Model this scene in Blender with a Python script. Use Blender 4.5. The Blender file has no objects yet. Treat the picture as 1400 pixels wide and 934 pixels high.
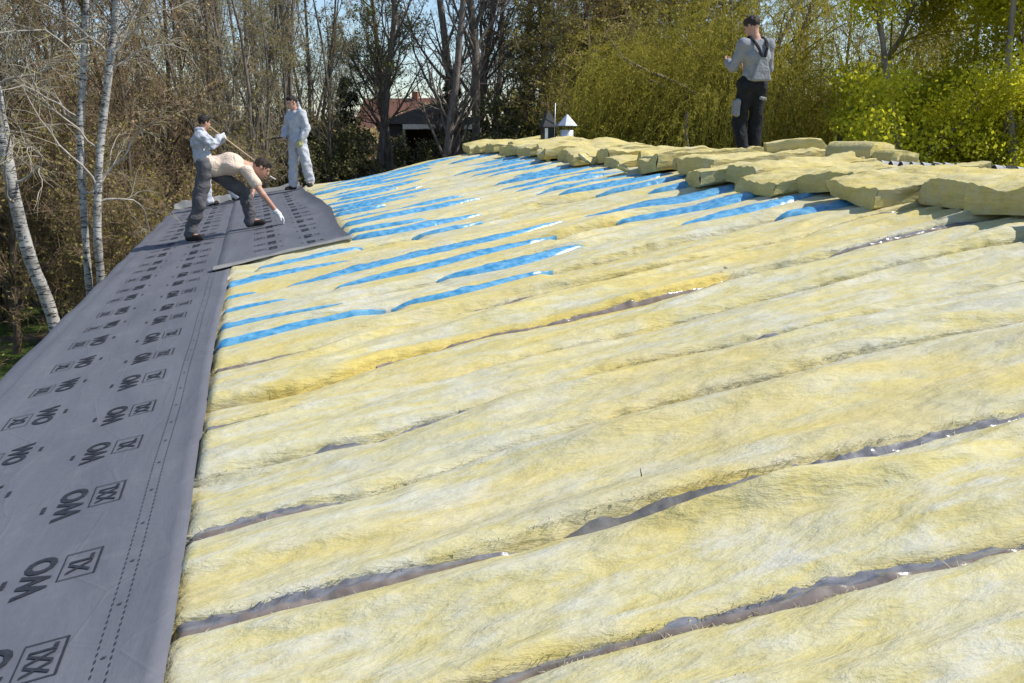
import bpy, math, random
import numpy as np
from mathutils import Vector, Matrix

R = math.radians
rng = np.random.default_rng(7)
random.seed(7)
scene = bpy.context.scene
COL = scene.collection

# ------------------------------------------------------------------ camera
ZC = 5.4                                   # eye height above the ground
YAW, PITCH, FPX = R(16.05), R(-13.45), 1200.0
cam_data = bpy.data.cameras.new('camera')
cam_data.sensor_width = 36.0
cam_data.lens = FPX / 1400 * 36.0
cam_data.clip_start = 0.05
cam_data.clip_end = 2000
cam = bpy.data.objects.new('camera', cam_data)
cam.location = (0, 0, ZC)
cam.rotation_euler = (R(90) + PITCH, 0, -YAW)
COL.objects.link(cam)
scene.camera = cam

# ------------------------------------------------------------------ sky, sun, exposure
SUN_EL, SUN_AZ = R(48), R(-14)               # azimuth from +X towards +Y
world = bpy.data.worlds.new('World')
scene.world = world
world.use_nodes = True
wn = world.node_tree
bg = wn.nodes['Background']
sky = wn.nodes.new('ShaderNodeTexSky')
sky.sky_type = 'NISHITA'
sky.sun_disc = False
sky.sun_elevation = SUN_EL
sky.sun_rotation = R(90) - SUN_AZ
sky.air_density = 1.0
sky.dust_density = 0.35
sky.ozone_density = 2.5
wn.links.new(sky.outputs[0], bg.inputs[0])
bg.inputs[1].default_value = 0.125
sun_d = bpy.data.lights.new('sun', 'SUN')
sun_d.energy = 4.2
sun_d.angle = R(0.53)
sun_d.color = (1.0, 0.95, 0.87)
sun = bpy.data.objects.new('sun', sun_d)
sdir = Vector((math.cos(SUN_EL) * math.cos(SUN_AZ), math.cos(SUN_EL) * math.sin(SUN_AZ), math.sin(SUN_EL)))
sun.rotation_euler = sdir.to_track_quat('Z', 'Y').to_euler()
sun.location = sdir * 60
COL.objects.link(sun)
scene.view_settings.view_transform = 'Standard'
scene.view_settings.look = 'None'
scene.view_settings.exposure = 0.42
scene.view_settings.gamma = 1.0
scene.render.engine = 'CYCLES'
scene.cycles.max_bounces = 6
scene.cycles.use_denoising = True

# ------------------------------------------------------------------ helpers
SL = 0.1612
def RZ(x):                                 # top of the laid insulation (roof plane)
    return ZC - 1.271 + SL * x
RIDGE = 6.15
Y0, Y1 = -1.6, 19.2                        # roof ends
EAVE = -1.62

def at(px, dist):
    """ground position seen at column px of the photograph, dist metres off"""
    a = math.atan((px - 700) / (FPX*1.028)) + YAW
    return dist * math.sin(a), dist * math.cos(a)

def mesh_from(name, verts, faces, smooth=True):
    """faces: list of int arrays (n,3) and/or (n,4)"""
    me = bpy.data.meshes.new(name)
    verts = np.asarray(verts, dtype=np.float32).reshape(-1, 3)
    if not isinstance(faces, (list, tuple)):
        faces = [faces]
    faces = [np.asarray(f, dtype=np.int32) for f in faces if len(f)]
    tot = sum(len(f) for f in faces)
    loops = np.concatenate([f.ravel() for f in faces])
    sizes = np.concatenate([np.full(len(f), f.shape[1], np.int32) for f in faces])
    starts = np.concatenate([[0], np.cumsum(sizes)[:-1]]).astype(np.int32)
    me.vertices.add(len(verts)); me.vertices.foreach_set('co', verts.ravel())
    me.loops.add(len(loops)); me.loops.foreach_set('vertex_index', loops)
    me.polygons.add(tot); me.polygons.foreach_set('loop_start', starts)
    me.polygons.foreach_set('loop_total', sizes)
    me.polygons.foreach_set('use_smooth', np.full(tot, smooth, dtype=bool))
    me.update(calc_edges=True)
    return me

def obj(name, me, mat=None, parent=None, loc=None):
    o = bpy.data.objects.new(name, me)
    COL.objects.link(o)
    if me is not None and mat is not None:
        for m in (mat if isinstance(mat, (list, tuple)) else [mat]):
            me.materials.append(m)
    if parent is not None:
        o.parent = parent
    if loc is not None:
        o.location = loc
    return o

def thing(name, label, cat, loc=(0, 0, 0), rz=0.0, group=None):
    o = bpy.data.objects.new(name, None)
    o.empty_display_size = 0.1
    COL.objects.link(o)
    o.location = loc
    o.rotation_euler = (0, 0, rz)
    return tag(o, label, cat, group)

def tag(o, label, cat, group=None):
    o['label'] = label; o['category'] = cat
    if group: o['group'] = group
    return o

class MB:
    """collects simple solids into one mesh"""
    def __init__(s): s.v = []; s.f = []; s.n = 0
    def add(s, v, f):
        s.v.append(np.asarray(v, float)); s.f += [tuple(int(i) + s.n for i in q) for q in f]; s.n += len(v)
    def box(s, lo, hi, M=None):
        x0, y0, z0 = lo; x1, y1, z1 = hi
        v = np.array([(x0,y0,z0),(x1,y0,z0),(x1,y1,z0),(x0,y1,z0),(x0,y0,z1),(x1,y0,z1),(x1,y1,z1),(x0,y1,z1)], float)
        if M is not None: v = np.array([M @ Vector(p) for p in v])
        s.add(v, [(3,2,1,0),(4,5,6,7),(0,1,5,4),(1,2,6,5),(2,3,7,6),(3,0,4,7)])
    def lathe(s, prof, c=(0,0), n=20, a0=0.0):
        v = []; f = []
        for r, z in prof:
            for i in range(n):
                a = a0 + 2*math.pi*i/n
                v.append((c[0]+r*math.cos(a), c[1]+r*math.sin(a), z))
        for j in range(len(prof)-1):
            for i in range(n):
                f.append((j*n+i, j*n+(i+1)%n, (j+1)*n+(i+1)%n, (j+1)*n+i))
        f.append(tuple(range(n))[::-1]); f.append(tuple((len(prof)-1)*n+i for i in range(n)))
        s.add(v, f)
    def rod(s, a, b, r0, r1=None, n=8):
        r1 = r0 if r1 is None else r1
        a = Vector(a); b = Vector(b); d = (b-a).normalized()
        u = d.orthogonal().normalized(); w = d.cross(u)
        v = []
        for p, r in ((a, r0), (b, r1)):
            for i in range(n):
                t = 2*math.pi*i/n
                v.append(p + (u*math.cos(t) + w*math.sin(t))*r)
        f = [(i, (i+1)%n, n+(i+1)%n, n+i) for i in range(n)] + [tuple(range(n))[::-1], tuple(range(n, 2*n))]
        s.add(v, f)
    def build(s, name, mat, parent=None, smooth=False, loc=None, bevel=0.0):
        me = bpy.data.meshes.new(name)
        me.from_pydata([tuple(p) for p in np.concatenate(s.v)], [], s.f)
        me.polygons.foreach_set('use_smooth', [smooth]*len(me.polygons))
        me.update()
        o = obj(name, me, mat, parent, loc)
        if bevel:
            m = o.modifiers.new('bevel', 'BEVEL'); m.width = bevel; m.segments = 2; m.limit_method = 'ANGLE'
        return o

# ---- numpy value noise
def vnoise(x, y, seed=0):
    x = np.asarray(x, float); y = np.asarray(y, float)
    xi = np.floor(x).astype(np.int64); yi = np.floor(y).astype(np.int64)
    fx = x - xi; fy = y - yi
    fx = fx*fx*fx*(fx*(fx*6-15)+10); fy = fy*fy*fy*(fy*(fy*6-15)+10)
    def h(a, b):
        n = (a*374761393 + b*668265263 + seed*1274126177) & 0xffffffff
        n = ((n ^ (n >> 13)) * 1274126177) & 0xffffffff
        n = n ^ (n >> 16)
        return (n & 0xffff) / 65535.0
    a = h(xi, yi); b = h(xi+1, yi); c = h(xi, yi+1); d = h(xi+1, yi+1)
    return (a*(1-fx)+b*fx)*(1-fy) + (c*(1-fx)+d*fx)*fy
def fbm(x, y, seed=0, o=3):
    s = 0; a = 1; t = 0
    for i in range(o):
        s = s + a*(vnoise(x*2**i, y*2**i, seed+i*17)-0.5); t += a; a *= 0.5
    return s/t*2
def sstep(a, b, x):
    t = np.clip((x-a)/(b-a), 0, 1); return t*t*(3-2*t)

def grid_faces(nu, nv, off=0):
    i = np.arange(nu-1)[:, None]; j = np.arange(nv-1)[None, :]
    a = (i*nv+j).ravel() + off
    return np.stack([a, a+nv, a+nv+1, a+1], 1)

# ------------------------------------------------------------------ materials
class NT:
    def __init__(s, name):
        s.m = bpy.data.materials.new(name); s.m.use_nodes = True
        s.t = s.m.node_tree; s.b = s.t.nodes['Principled BSDF']
    def n(s, typ, **kw):
        nd = s.t.nodes.new(typ)
        for k, v in kw.items():
            if k in nd.inputs: nd.inputs[k].default_value = v
            else: setattr(nd, k, v)
        return nd
    def l(s, a, b): s.t.links.new(a, b)
    def coord(s, scale=(1,1,1), out='Object', rot=(0,0,0)):
        tc = s.n('ShaderNodeTexCoord'); mp = s.n('ShaderNodeMapping')
        mp.inputs['Scale'].default_value = scale; mp.inputs['Rotation'].default_value = rot
        s.l(tc.outputs[out], mp.inputs['Vector']); return mp.outputs['Vector']
    def noise(s, vec, scale, detail=4, rough=0.55, dist=0.0):
        n = s.n('ShaderNodeTexNoise', Scale=scale, Detail=detail, Roughness=rough, Distortion=dist)
        s.l(vec, n.inputs['Vector']); return n.outputs['Fac']
    def ramp(s, fac, stops):
        r = s.n('ShaderNodeValToRGB'); e = r.color_ramp.elements
        while len(e) < len(stops): e.new(0.5)
        for el, (p, c) in zip(e, stops):
            el.position = p; el.color = (*c, 1) if len(c) == 3 else c
        s.l(fac, r.inputs['Fac']); return r.outputs['Color']
    def mix(s, fac, a, b, mode='MIX'):
        m = s.n('ShaderNodeMix'); m.data_type = 'RGBA'; m.blend_type = mode
        for sock, val in ((m.inputs[0], fac), (m.inputs[6], a), (m.inputs[7], b)):
            if isinstance(val, (int, float)): sock.default_value = val
            elif isinstance(val, tuple): sock.default_value = (*val, 1)
            else: s.l(val, sock)
        return m.outputs[2]
    def bump(s, h, strength=0.3, dist=0.01, prev=None):
        b = s.n('ShaderNodeBump', Strength=strength, Distance=dist)
        s.l(h, b.inputs['Height'])
        if prev is not None: s.l(prev, b.inputs['Normal'])
        return b.outputs['Normal']
    def out(s, color=None, rough=None, spec=None, normal=None, metal=None, sheen=None):
        if color is not None:
            if isinstance(color, tuple): s.b.inputs['Base Color'].default_value = (*color, 1)
            else: s.l(color, s.b.inputs['Base Color'])
        if rough is not None:
            if isinstance(rough, (int, float)): s.b.inputs['Roughness'].default_value = rough
            else: s.l(rough, s.b.inputs['Roughness'])
        if spec is not None: s.b.inputs['Specular IOR Level'].default_value = spec
        if metal is not None: s.b.inputs['Metallic'].default_value = metal
        if normal is not None: s.l(normal, s.b.inputs['Normal'])
        return s.m

def mottled(name, c1, c2, scale=6, rough=0.8, bump=0.2, bdist=0.01, spec=0.3, metal=0.0, bscale=None, stretch=(1,1,1)):
    t = NT(name); v = t.coord(stretch)
    f = t.noise(v, scale, 5)
    nb = t.bump(t.noise(v, bscale or scale*4, 5), bump, bdist)
    return t.out(t.ramp(f, [(0.3, c1), (0.7, c2)]), rough, spec, nb, metal)

def make_wool(name, batt=False):
    t = NT(name)
    v = t.coord((1, 1, 1))
    vs = t.coord((0.9, 3.0, 3.0), rot=(0, 0, R(-3)))
    vf = t.coord((2.2, 15.0, 15.0), rot=(0, 0, R(5)))
    oi = t.n('ShaderNodeObjectInfo')
    def shift(val, k):
        m1 = t.n('ShaderNodeMath'); m1.operation = 'MULTIPLY_ADD'
        t.l(oi.outputs['Random'], m1.inputs[0]); m1.inputs[1].default_value = k; m1.inputs[2].default_value = -k/2
        m2 = t.n('ShaderNodeMath'); m2.operation = 'ADD'; t.l(val, m2.inputs[0]); t.l(m1.outputs[0], m2.inputs[1])
        return m2.outputs[0]
    big = t.noise(vs, 1.7, 6, 0.60, 0.3)
    med = t.noise(vs, 5.0, 6, 0.62, 0.15)
    fine = t.noise(vf, 7.0, 6, 0.70, 0.0)
    cloud = t.noise(t.coord((1, 1.5, 1.5)), 15.0, 5, 0.60, 0.25)
    c = t.ramp(shift(big, 0.14), [(0.30, (0.472, 0.459, 0.351)), (0.42, (0.555, 0.510, 0.287)), (0.52, (0.580, 0.495, 0.175)), (0.62, (0.561, 0.535, 0.370)), (0.74, (0.510, 0.510, 0.434))])
    c2 = t.ramp(med, [(0.30, (0.472, 0.440, 0.280)), (0.42, (0.568, 0.497, 0.235)), (0.54, (0.568, 0.535, 0.363)), (0.68, (0.586, 0.573, 0.491))])
    c = t.mix(0.55, c, c2)
    pale = t.ramp(t.noise(vs, 2.4, 6, 0.66, 0.3), [(0.50, (0, 0, 0)), (0.66, (0.8, 0.8, 0.8))])
    if not batt: c = t.mix(pale, c, (0.575, 0.565, 0.490))
    green = t.ramp(shift(t.noise(vs, 1.3, 4, 0.6, 0.8), 0.2), [(0.54, (0, 0, 0)), (0.72, (0.6, 0.6, 0.6))])
    if not batt: c = t.mix(green, c, (0.459, 0.452, 0.351))
    att = t.n('ShaderNodeAttribute', attribute_name='tone')
    c = t.mix(att.outputs['Fac'], c, (0.60, 0.475, 0.135))
    fr = t.ramp(fine, [(0.28, (0.74, 0.72, 0.66)), (0.46, (1, 1, 1))])
    c = t.mix(0.28, c, fr, 'MULTIPLY')
    cl = t.ramp(cloud, [(0.28, (0.86, 0.83, 0.72)), (0.50, (1, 1, 1))])
    c = t.mix(0.7, c, cl, 'MULTIPLY')
    n1 = t.bump(med, 0.60, 0.045)
    if batt:
        lam = t.noise(t.coord((3, 3, 42)), 1.0, 4, 0.65, 0.5)
        c = t.mix(0.55, c, t.ramp(lam, [(0.34, (0.80, 0.77, 0.68)), (0.55, (1, 1, 1))]), 'MULTIPLY')
        n1 = t.bump(lam, 0.5, 0.02, n1)
    n2 = t.bump(cloud, 0.30, 0.012, n1)
    n3 = t.bump(fine, 0.14, 0.004, n2)
    return t.out(c, 0.95, 0.12, n3)
M = {}
M['wool'] = make_wool('mineral_wool')
M['wool_batt'] = make_wool('mineral_wool_batt', True)

def make_film(name, c1, c2, rough):
    t = NT(name); v = t.coord((1, 2.2, 1))
    f = t.noise(v, 14, 4)
    n1 = t.bump(t.noise(t.coord((1, 0.35, 1)), 12, 3, 0.5, 0.4), 0.3, 0.02)
    n2 = t.bump(t.noise(v, 45, 3), 0.10, 0.004, n1)
    return t.out(t.ramp(f, [(0.35, c1), (0.65, c2)]), rough, 0.6, n2)
M['film_brown'] = make_film('brown_film', (0.19, 0.15, 0.13), (0.28, 0.235, 0.21), 0.20)
M['film_grey'] = make_film('grey_film', (0.12, 0.12, 0.135), (0.24, 0.24, 0.255), 0.18)
M['film_blue'] = make_film('blue_film', (0.035, 0.22, 0.43), (0.16, 0.40, 0.60), 0.30)

def make_underlay(name, c1, c2):
    t = NT(name)
    v = t.coord((1, 1, 1)); vl = t.coord((2.2, 0.5, 1))
    f = t.noise(vl, 2.0, 5, 0.6, 0.4); g = t.noise(v, 260, 3); w = t.noise(v, 34, 4)
    c = t.ramp(f, [(0.3, c1), (0.7, c2)])
    c = t.mix(0.35, c, t.ramp(w, [(0.3, (0.8, 0.8, 0.8)), (0.7, (1, 1, 1))]), 'MULTIPLY')
    dust = t.ramp(t.noise(v, 3.3, 6, 0.7, 1.0), [(0.55, (0, 0, 0)), (0.85, (0.35, 0.35, 0.35))])
    c = t.mix(dust, c, (0.26, 0.26, 0.265))
    cr = t.n('ShaderNodeTexVoronoi', Scale=2.6); cr.feature = 'DISTANCE_TO_EDGE'
    wv = t.coord((1.0, 0.8, 1.0)); t.l(wv, cr.inputs['Vector'])
    crs = t.ramp(cr.outputs['Distance'], [(0.0, (1, 1, 1)), (0.02, (0, 0, 0))])
    n0 = t.bump(f, 0.35, 0.03)
    n1 = t.bump(crs, 0.3, 0.003, n0)
    n2 = t.bump(w, 0.10, 0.004, n1)
    n3 = t.bump(g, 0.25, 0.0015, n2)
    m = t.out(c, 0.62, 0.35, n3)
    return m
M['underlay'] = make_underlay('grey_underlay', (0.113, 0.117, 0.139), (0.150, 0.154, 0.176))
M['underlay_back'] = make_underlay('pale_underlay_back', (0.20, 0.20, 0.195), (0.28, 0.275, 0.26))
t = NT('print_ink'); v = t.coord()
M['ink'] = t.out(t.ramp(t.noise(v, 60, 5, 0.7), [(0.25, (0.045, 0.048, 0.06)), (0.62, (0.018, 0.019, 0.026))]), 0.6, 0.3)
M['ink_faint'] = mottled('faint_ink', (0.07, 0.075, 0.1), (0.04, 0.045, 0.06), 40, 0.65)

M['deck'] = mottled('roof_boards', (0.16, 0.12, 0.08), (0.24, 0.18, 0.12), 5, 0.85, stretch=(1, 8, 1))
M['plaster'] = mottled('wall_plaster', (0.5, 0.47, 0.4), (0.6, 0.57, 0.5), 3, 0.9)
M['fibre_cement'] = mottled('fibre_cement', (0.24, 0.235, 0.23), (0.40, 0.39, 0.38), 9, 0.85)
M['zinc'] = mottled('zinc_sheet', (0.55, 0.58, 0.62), (0.68, 0.71, 0.75), 9, 0.42, 0.1, metal=0.65)
M['dark_metal'] = mottled('dark_metal', (0.012, 0.013, 0.016), (0.03, 0.03, 0.034), 9, 0.5)
M['pole_wood'] = mottled('pale_wood', (0.5, 0.36, 0.22), (0.62, 0.47, 0.3), 8, 0.7)
M['white'] = mottled('white_paint', (0.72, 0.71, 0.68), (0.8, 0.79, 0.76), 8, 0.6)
M['black'] = mottled('black_rubber', (0.012, 0.012, 0.013), (0.03, 0.028, 0.026), 20, 0.7)

def make_ground():
    t = NT('meadow_ground'); v = t.coord()
    a = t.noise(v, 0.14, 6, 0.62, 0.6); b = t.noise(v, 2.6, 6, 0.7); e = t.noise(v, 22, 4, 0.7)
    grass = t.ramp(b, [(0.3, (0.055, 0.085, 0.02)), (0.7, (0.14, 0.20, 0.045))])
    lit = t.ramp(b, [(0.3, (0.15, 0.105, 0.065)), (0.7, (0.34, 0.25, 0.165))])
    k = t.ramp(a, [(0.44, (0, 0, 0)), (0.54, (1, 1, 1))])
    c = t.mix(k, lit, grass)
    c = t.mix(0.7, c, t.ramp(e, [(0.3, (0.45, 0.45, 0.45)), (0.7, (1.15, 1.15, 1.15))]), 'MULTIPLY')
    return t.out(c, 0.95, 0.1, t.bump(e, 0.8, 0.08))
M['ground'] = make_ground()

def leafmat(name, c1, c2, c3, rough=0.6, trans=0.0):
    t = NT(name)
    oi = t.n('ShaderNodeObjectInfo'); g = t.n('ShaderNodeNewGeometry')
    v = t.coord((1, 1, 1))
    big = t.noise(v, 0.9, 4)
    c = t.ramp(g.outputs['Random Per Island'], [(0.0, c1), (0.5, c2), (1.0, c3)])
    c = t.mix(0.5, c, t.ramp(big, [(0.3, c1), (0.7, c3)]))
    hs = t.n('ShaderNodeHueSaturation')
    mr = t.n('ShaderNodeMapRange'); mr.inputs[3].default_value = 0.75; mr.inputs[4].default_value = 1.2
    t.l(oi.outputs['Random'], mr.inputs[0]); t.l(mr.outputs[0], hs.inputs['Value'])
    t.l(c, hs.inputs['Color'])
    m = t.out(hs.outputs['Color'], rough, 0.2)
    if trans:
        tl = t.n('ShaderNodeBsdfTranslucent'); t.l(hs.outputs['Color'], tl.inputs['Color'])
        mx = t.n('ShaderNodeMixShader'); mx.inputs[0].default_value = trans
        t.l(t.b.outputs[0], mx.inputs[1]); t.l(tl.outputs[0], mx.inputs[2])
        t.l(mx.outputs[0], t.t.nodes['Material Output'].inputs['Surface'])
    return m
def barkmat(name, c1, c2, scale=9, stretch=(1, 1, 0.25)):
    return mottled(name, c1, c2, scale, 0.9, 0.7, 0.03, 0.15, stretch=stretch)
M['twig_brown'] = leafmat('brown_twigs', (0.186, 0.120, 0.070), (0.285, 0.198, 0.120), (0.405, 0.306, 0.198), 0.85)
M['twig_grey'] = leafmat('grey_twigs', (0.211, 0.182, 0.134), (0.326, 0.288, 0.211), (0.480, 0.422, 0.326), 0.85)
M['twig_dark'] = leafmat('dark_twigs', (0.115, 0.092, 0.074), (0.19, 0.155, 0.125), (0.28, 0.235, 0.19), 0.85)
M['bud_olive'] = leafmat('olive_buds', (0.164, 0.143, 0.035), (0.295, 0.251, 0.061), (0.438, 0.383, 0.099), trans=0.35)
M['bud_brown'] = leafmat('brown_buds', (0.186, 0.131, 0.061), (0.295, 0.219, 0.099), (0.394, 0.306, 0.143))
M['bud_green'] = leafmat('spring_leaves', (0.120, 0.143, 0.022), (0.225, 0.247, 0.045), (0.330, 0.345, 0.075), trans=0.35)
M['willow'] = leafmat('willow_leaves', (0.31, 0.275, 0.035), (0.47, 0.415, 0.06), (0.60, 0.53, 0.09), trans=0.5)
M['maple'] = leafmat('maple_leaves', (0.36, 0.36, 0.014), (0.50, 0.49, 0.022), (0.62, 0.59, 0.05), trans=0.55)
M['needle'] = leafmat('spruce_needles', (0.018, 0.030, 0.012), (0.035, 0.050, 0.020), (0.06, 0.075, 0.03))
M['ivy'] = leafmat('dark_evergreen_leaves', (0.043, 0.051, 0.018), (0.095, 0.103, 0.030), (0.181, 0.174, 0.054))
M['bark_grey'] = barkmat('grey_bark', (0.10, 0.085, 0.07), (0.23, 0.20, 0.17))
M['bark_dark'] = barkmat('dark_bark', (0.13, 0.108, 0.092), (0.34, 0.29, 0.25))
M['bark_brown'] = barkmat('brown_bark', (0.075, 0.055, 0.04), (0.16, 0.125, 0.09))
def make_birch():
    t = NT('birch_bark'); v = t.coord((1, 1, 1)); vb = t.coord((1.2, 1.2, 5.0))
    a = t.noise(vb, 5.0, 6, 0.75, 1.2); b = t.noise(v, 3.2, 4, 0.7)
    w = t.ramp(b, [(0.3, (0.24, 0.22, 0.19)), (0.62, (0.52, 0.50, 0.46))])
    k = t.ramp(a, [(0.50, (0, 0, 0)), (0.57, (1, 1, 1))])
    c = t.mix(k, w, (0.045, 0.04, 0.035))
    return t.out(c, 0.75, 0.25, t.bump(a, 0.5, 0.02))
M['birch'] = make_birch()
M['birch_branch'] = mottled('birch_branch', (0.26, 0.225, 0.18), (0.44, 0.40, 0.34), 9, 0.8)

# ------------------------------------------------------------------ ground
def build_ground():
    n = 90
    u = np.sign(np.linspace(-1, 1, n))*np.abs(np.linspace(-1, 1, n))**2.2*420
    X, Y = np.meshgrid(u, u, indexing='ij'); Y = Y + 25
    Z = 0.35*fbm(X*0.06, Y*0.06, 3) + 0.10*fbm(X*0.5, Y*0.5, 9)
    inside = (X > -4) & (X < 16) & (Y > -6) & (Y < 23)
    Z = np.where(inside, np.minimum(Z, 0.0), Z)
    o = obj('ground', mesh_from('ground', np.stack([X, Y, Z], -1), grid_faces(n, n)), M['ground'])
    o['kind'] = 'structure'
build_ground()

# ------------------------------------------------------------------ the building under the roof
def build_building():
    b = thing('building', 'long low building whose shallow gable roof is being insulated', 'building', (0, 0, 0))
    ZR = RZ(RIDGE)
    eave2 = RIDGE + (RIDGE - EAVE)
    th = 0.22
    x0 = EAVE + 0.25
    m = MB(); m.box((x0, Y0+0.3, -0.3), (x0+0.3, Y1-0.3, RZ(x0)-th-0.05)); m.build('wall', M['plaster'], b)
    m = MB(); m.box((eave2-0.55, Y0+0.3, -0.3), (eave2-0.25, Y1-0.3, RZ(x0)-th-0.05)); m.build('wall', M['plaster'], b)
    for ya, yb in ((Y0+0.3, Y0+0.6), (Y1-0.6, Y1-0.3)):
        m = MB()
        xa, xb = x0+0.3, eave2-0.55
        zt = RZ(x0)-th-0.06
        m.add([(xa,ya,-0.3),(xb,ya,-0.3),(xb,ya,zt),(RIDGE,ya,ZR-th-0.06),(xa,ya,zt),(xa,yb,-0.3),(xb,yb,-0.3),(xb,yb,zt),(RIDGE,yb,ZR-th-0.06),(xa,yb,zt)],
              [(0,1,2,3,4),(9,8,7,6,5),(0,5,6,1),(1,6,7,2),(2,7,8,3),(3,8,9,4),(4,9,5,0)])
        m.build('gable_wall', M['plaster'], b)
    # deck of the near slope and of the far slope
    def deck(xa, za, xb, zb, name):
        m = MB(); t_ = 0.04
        m.add([(xa,Y0,za),(xb,Y0,zb),(xb,Y1,zb),(xa,Y1,za),(xa,Y0,za-t_),(xb,Y0,zb-t_),(xb,Y1,zb-t_),(xa,Y1,za-t_)],
              [(0,1,2,3),(7,6,5,4),(0,4,5,1),(1,5,6,2),(2,6,7,3),(3,7,4,0)])
        m.build(name, M['deck'], b)
    deck(EAVE+0.03, RZ(EAVE)-th+0.03, RIDGE-0.005, ZR-th+0.03, 'roof_deck')
    deck(RIDGE+0.005, ZR-th+0.03, eave2, RZ(EAVE)-th+0.03, 'roof_deck')
    m = MB(); m.box((EAVE+0.005, Y0, RZ(EAVE)-0.30), (EAVE+0.028, Y1, RZ(EAVE)-0.05)); m.build('fascia_board', M['deck'], b)
    # corrugated sheets still lying on the far slope, their upper ends standing up along the ridge
    pitch, sheet = 0.146, 6
    y = Y0+0.1; k = 0
    while y < Y1-0.9:
        n = sheet*8+1
        ys = np.linspace(0, sheet*pitch, n)
        amp = 0.034
        xs = np.array([0.0, 0.02, 1.2, 2.4, 3.9, 5.4, 7.2])
        YY, XX = np.meshgrid(ys, xs, indexing='ij')
        ZZ = amp*np.cos(YY/pitch*2*np.pi) - SL*XX
        lift = 0.006*(k % 2)
        top = np.stack([XX, YY, ZZ], -1).reshape(-1, 3)
        bot = top - np.array([0, 0, 0.007])
        nx = len(xs)
        F = grid_faces(n, nx); F2 = F[:, ::-1] + len(top)
        e = np.arange(n-1)
        cap = np.stack([e*nx, (e+1)*nx, (e+1)*nx+len(top), e*nx+len(top)], 1)
        o = obj('corrugated_sheet', mesh_from('corrugated_sheet', np.concatenate([top, bot]), [F, F2, cap]), M['fibre_cement'], b)
        o.location = (RIDGE-0.02+random.uniform(-0.03, 0.03), y, ZR-0.035+lift)
        y += sheet*pitch - 0.03; k += 1
    return b
build_building()

# ------------------------------------------------------------------ insulation
SEAMS = {
 -5: [(-1.6, -1.35), (6, -1.5)], -4: [(-1.6, -0.72), (6, -0.95)], -3: [(-1.6, -0.10), (6, -0.35)], -2: [(-1.6, 0.50), (6, 0.25)], -1: [(-1.6, 1.13), (6, 0.85)],
 0: [(-1.6, 1.76), (0.36, 1.72), (0.8, 1.70), (1.3, 1.63), (1.77, 1.57), (3, 1.5), (6, 1.42)],
 1: [(-1.6, 2.36), (-0.4, 2.33), (0.2, 2.28), (0.93, 2.29), (1.35, 2.24), (1.82, 2.18), (2.35, 2.16), (3.5, 2.1), (6, 2.0)],
 2: [(-1.6, 2.9), (-0.3, 2.87), (0.3, 2.89), (0.9, 2.99), (1.5, 3.01), (1.9, 2.97), (2.4, 2.99), (2.9, 2.97), (4, 2.86), (6, 2.7)],
 3: [(-1.6, 3.45), (0.3, 3.43), (0.9, 3.47), (1.5, 3.52), (2.2, 3.45), (2.6, 3.43), (3.6, 3.45), (6, 3.4)],
 4: [(-1.6, 3.97), (0.2, 4.0), (0.8, 3.97), (1.3, 4.06), (2.2, 4.08), (3.5, 4.1), (6, 4.05)],
 5: [(-1.6, 4.44), (-0.3, 4.42), (0.2, 4.36), (0.6, 4.50), (1.0, 4.57), (1.5, 4.55), (2.1, 4.58), (2.76, 4.72), (3.5, 4.70), (4.4, 4.69), (6, 4.62)],
 6: [(-1.6, 5.1), (0.2, 5.06), (0.5, 5.12), (0.9, 5.18), (2.4, 5.22), (3.5, 5.36), (4.2, 5.5), (6, 5.5)],
 7: [(-1.6, 5.62), (-0.3, 5.66), (0.5, 5.75), (1.3, 5.81), (2.0, 5.89), (3, 6.0), (4, 6.07), (6, 6.0)],
 8: [(-1.6, 6.2), (0.5, 6.23), (1.3, 6.36), (1.8, 6.40), (2.45, 6.49), (3.4, 6.6), (4.4, 6.69), (6, 6.7)],
 9: [(-1.6, 6.8), (0.5, 6.88), (1.3, 6.95), (2, 7.06), (2.5, 7.12), (3.2, 7.28), (4, 7.2), (6, 7.2)],
 10: [(-1.6, 7.35), (0.3, 7.45), (1.2, 7.55), (2, 7.62), (2.6, 7.85), (3.1, 7.98), (3.8, 7.9), (6, 8.0)],
 11: [(-1.6, 7.95), (0, 8.08), (2, 8.25), (3, 8.55), (6, 8.6)],
 12: [(-1.6, 8.6), (0, 8.72), (2, 8.9), (3, 9.15), (6, 9.2)],
 13: [(-1.6, 9.2), (0, 9.32), (1.5, 9.43), (2.3, 9.58), (3.5, 9.85), (6, 9.9)],
 14: [(-1.6, 9.85), (2, 10.05), (3.5, 10.45), (6, 10.5)],
 15: [(-1.6, 10.45), (1.5, 10.68), (2.6, 10.85), (4, 11.1), (6, 11.15)],
}
KMAX = 28
for k in range(16, KMAX+1):
    y = 10.45 + (k-15)*0.625
    SEAMS[k] = [(-1.6, y), (1.5, y+0.2+0.04*math.sin(k*2.1)), (3.0, y+0.42+0.05*math.sin(k*1.3)), (6, y+0.5)]
SEAMS[KMAX] = [(-1.6, Y1-0.12), (2, Y1-0.08), (6, Y1-0.05)]
def smooth_interp(x, pts):
    xs = np.array([p[0] for p in pts]); ys = np.array([p[1] for p in pts])
    g = np.linspace(-1.7, 6.1, 400)
    v = np.interp(g, xs, ys)
    ker = np.hanning(21); ker /= ker.sum()
    v = np.convolve(np.pad(v, 10, mode='edge'), ker, 'valid')
    return np.interp(x, g, v)
def seam_y(k, x):
    return smooth_interp(x, SEAMS[k]) + 0.018*fbm(np.asarray(x)*2.2, np.full(np.shape(x), k*7.3), 31) + 0.006*fbm(np.asarray(x)*11, np.full(np.shape(x), k*3.1), 77)

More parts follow.
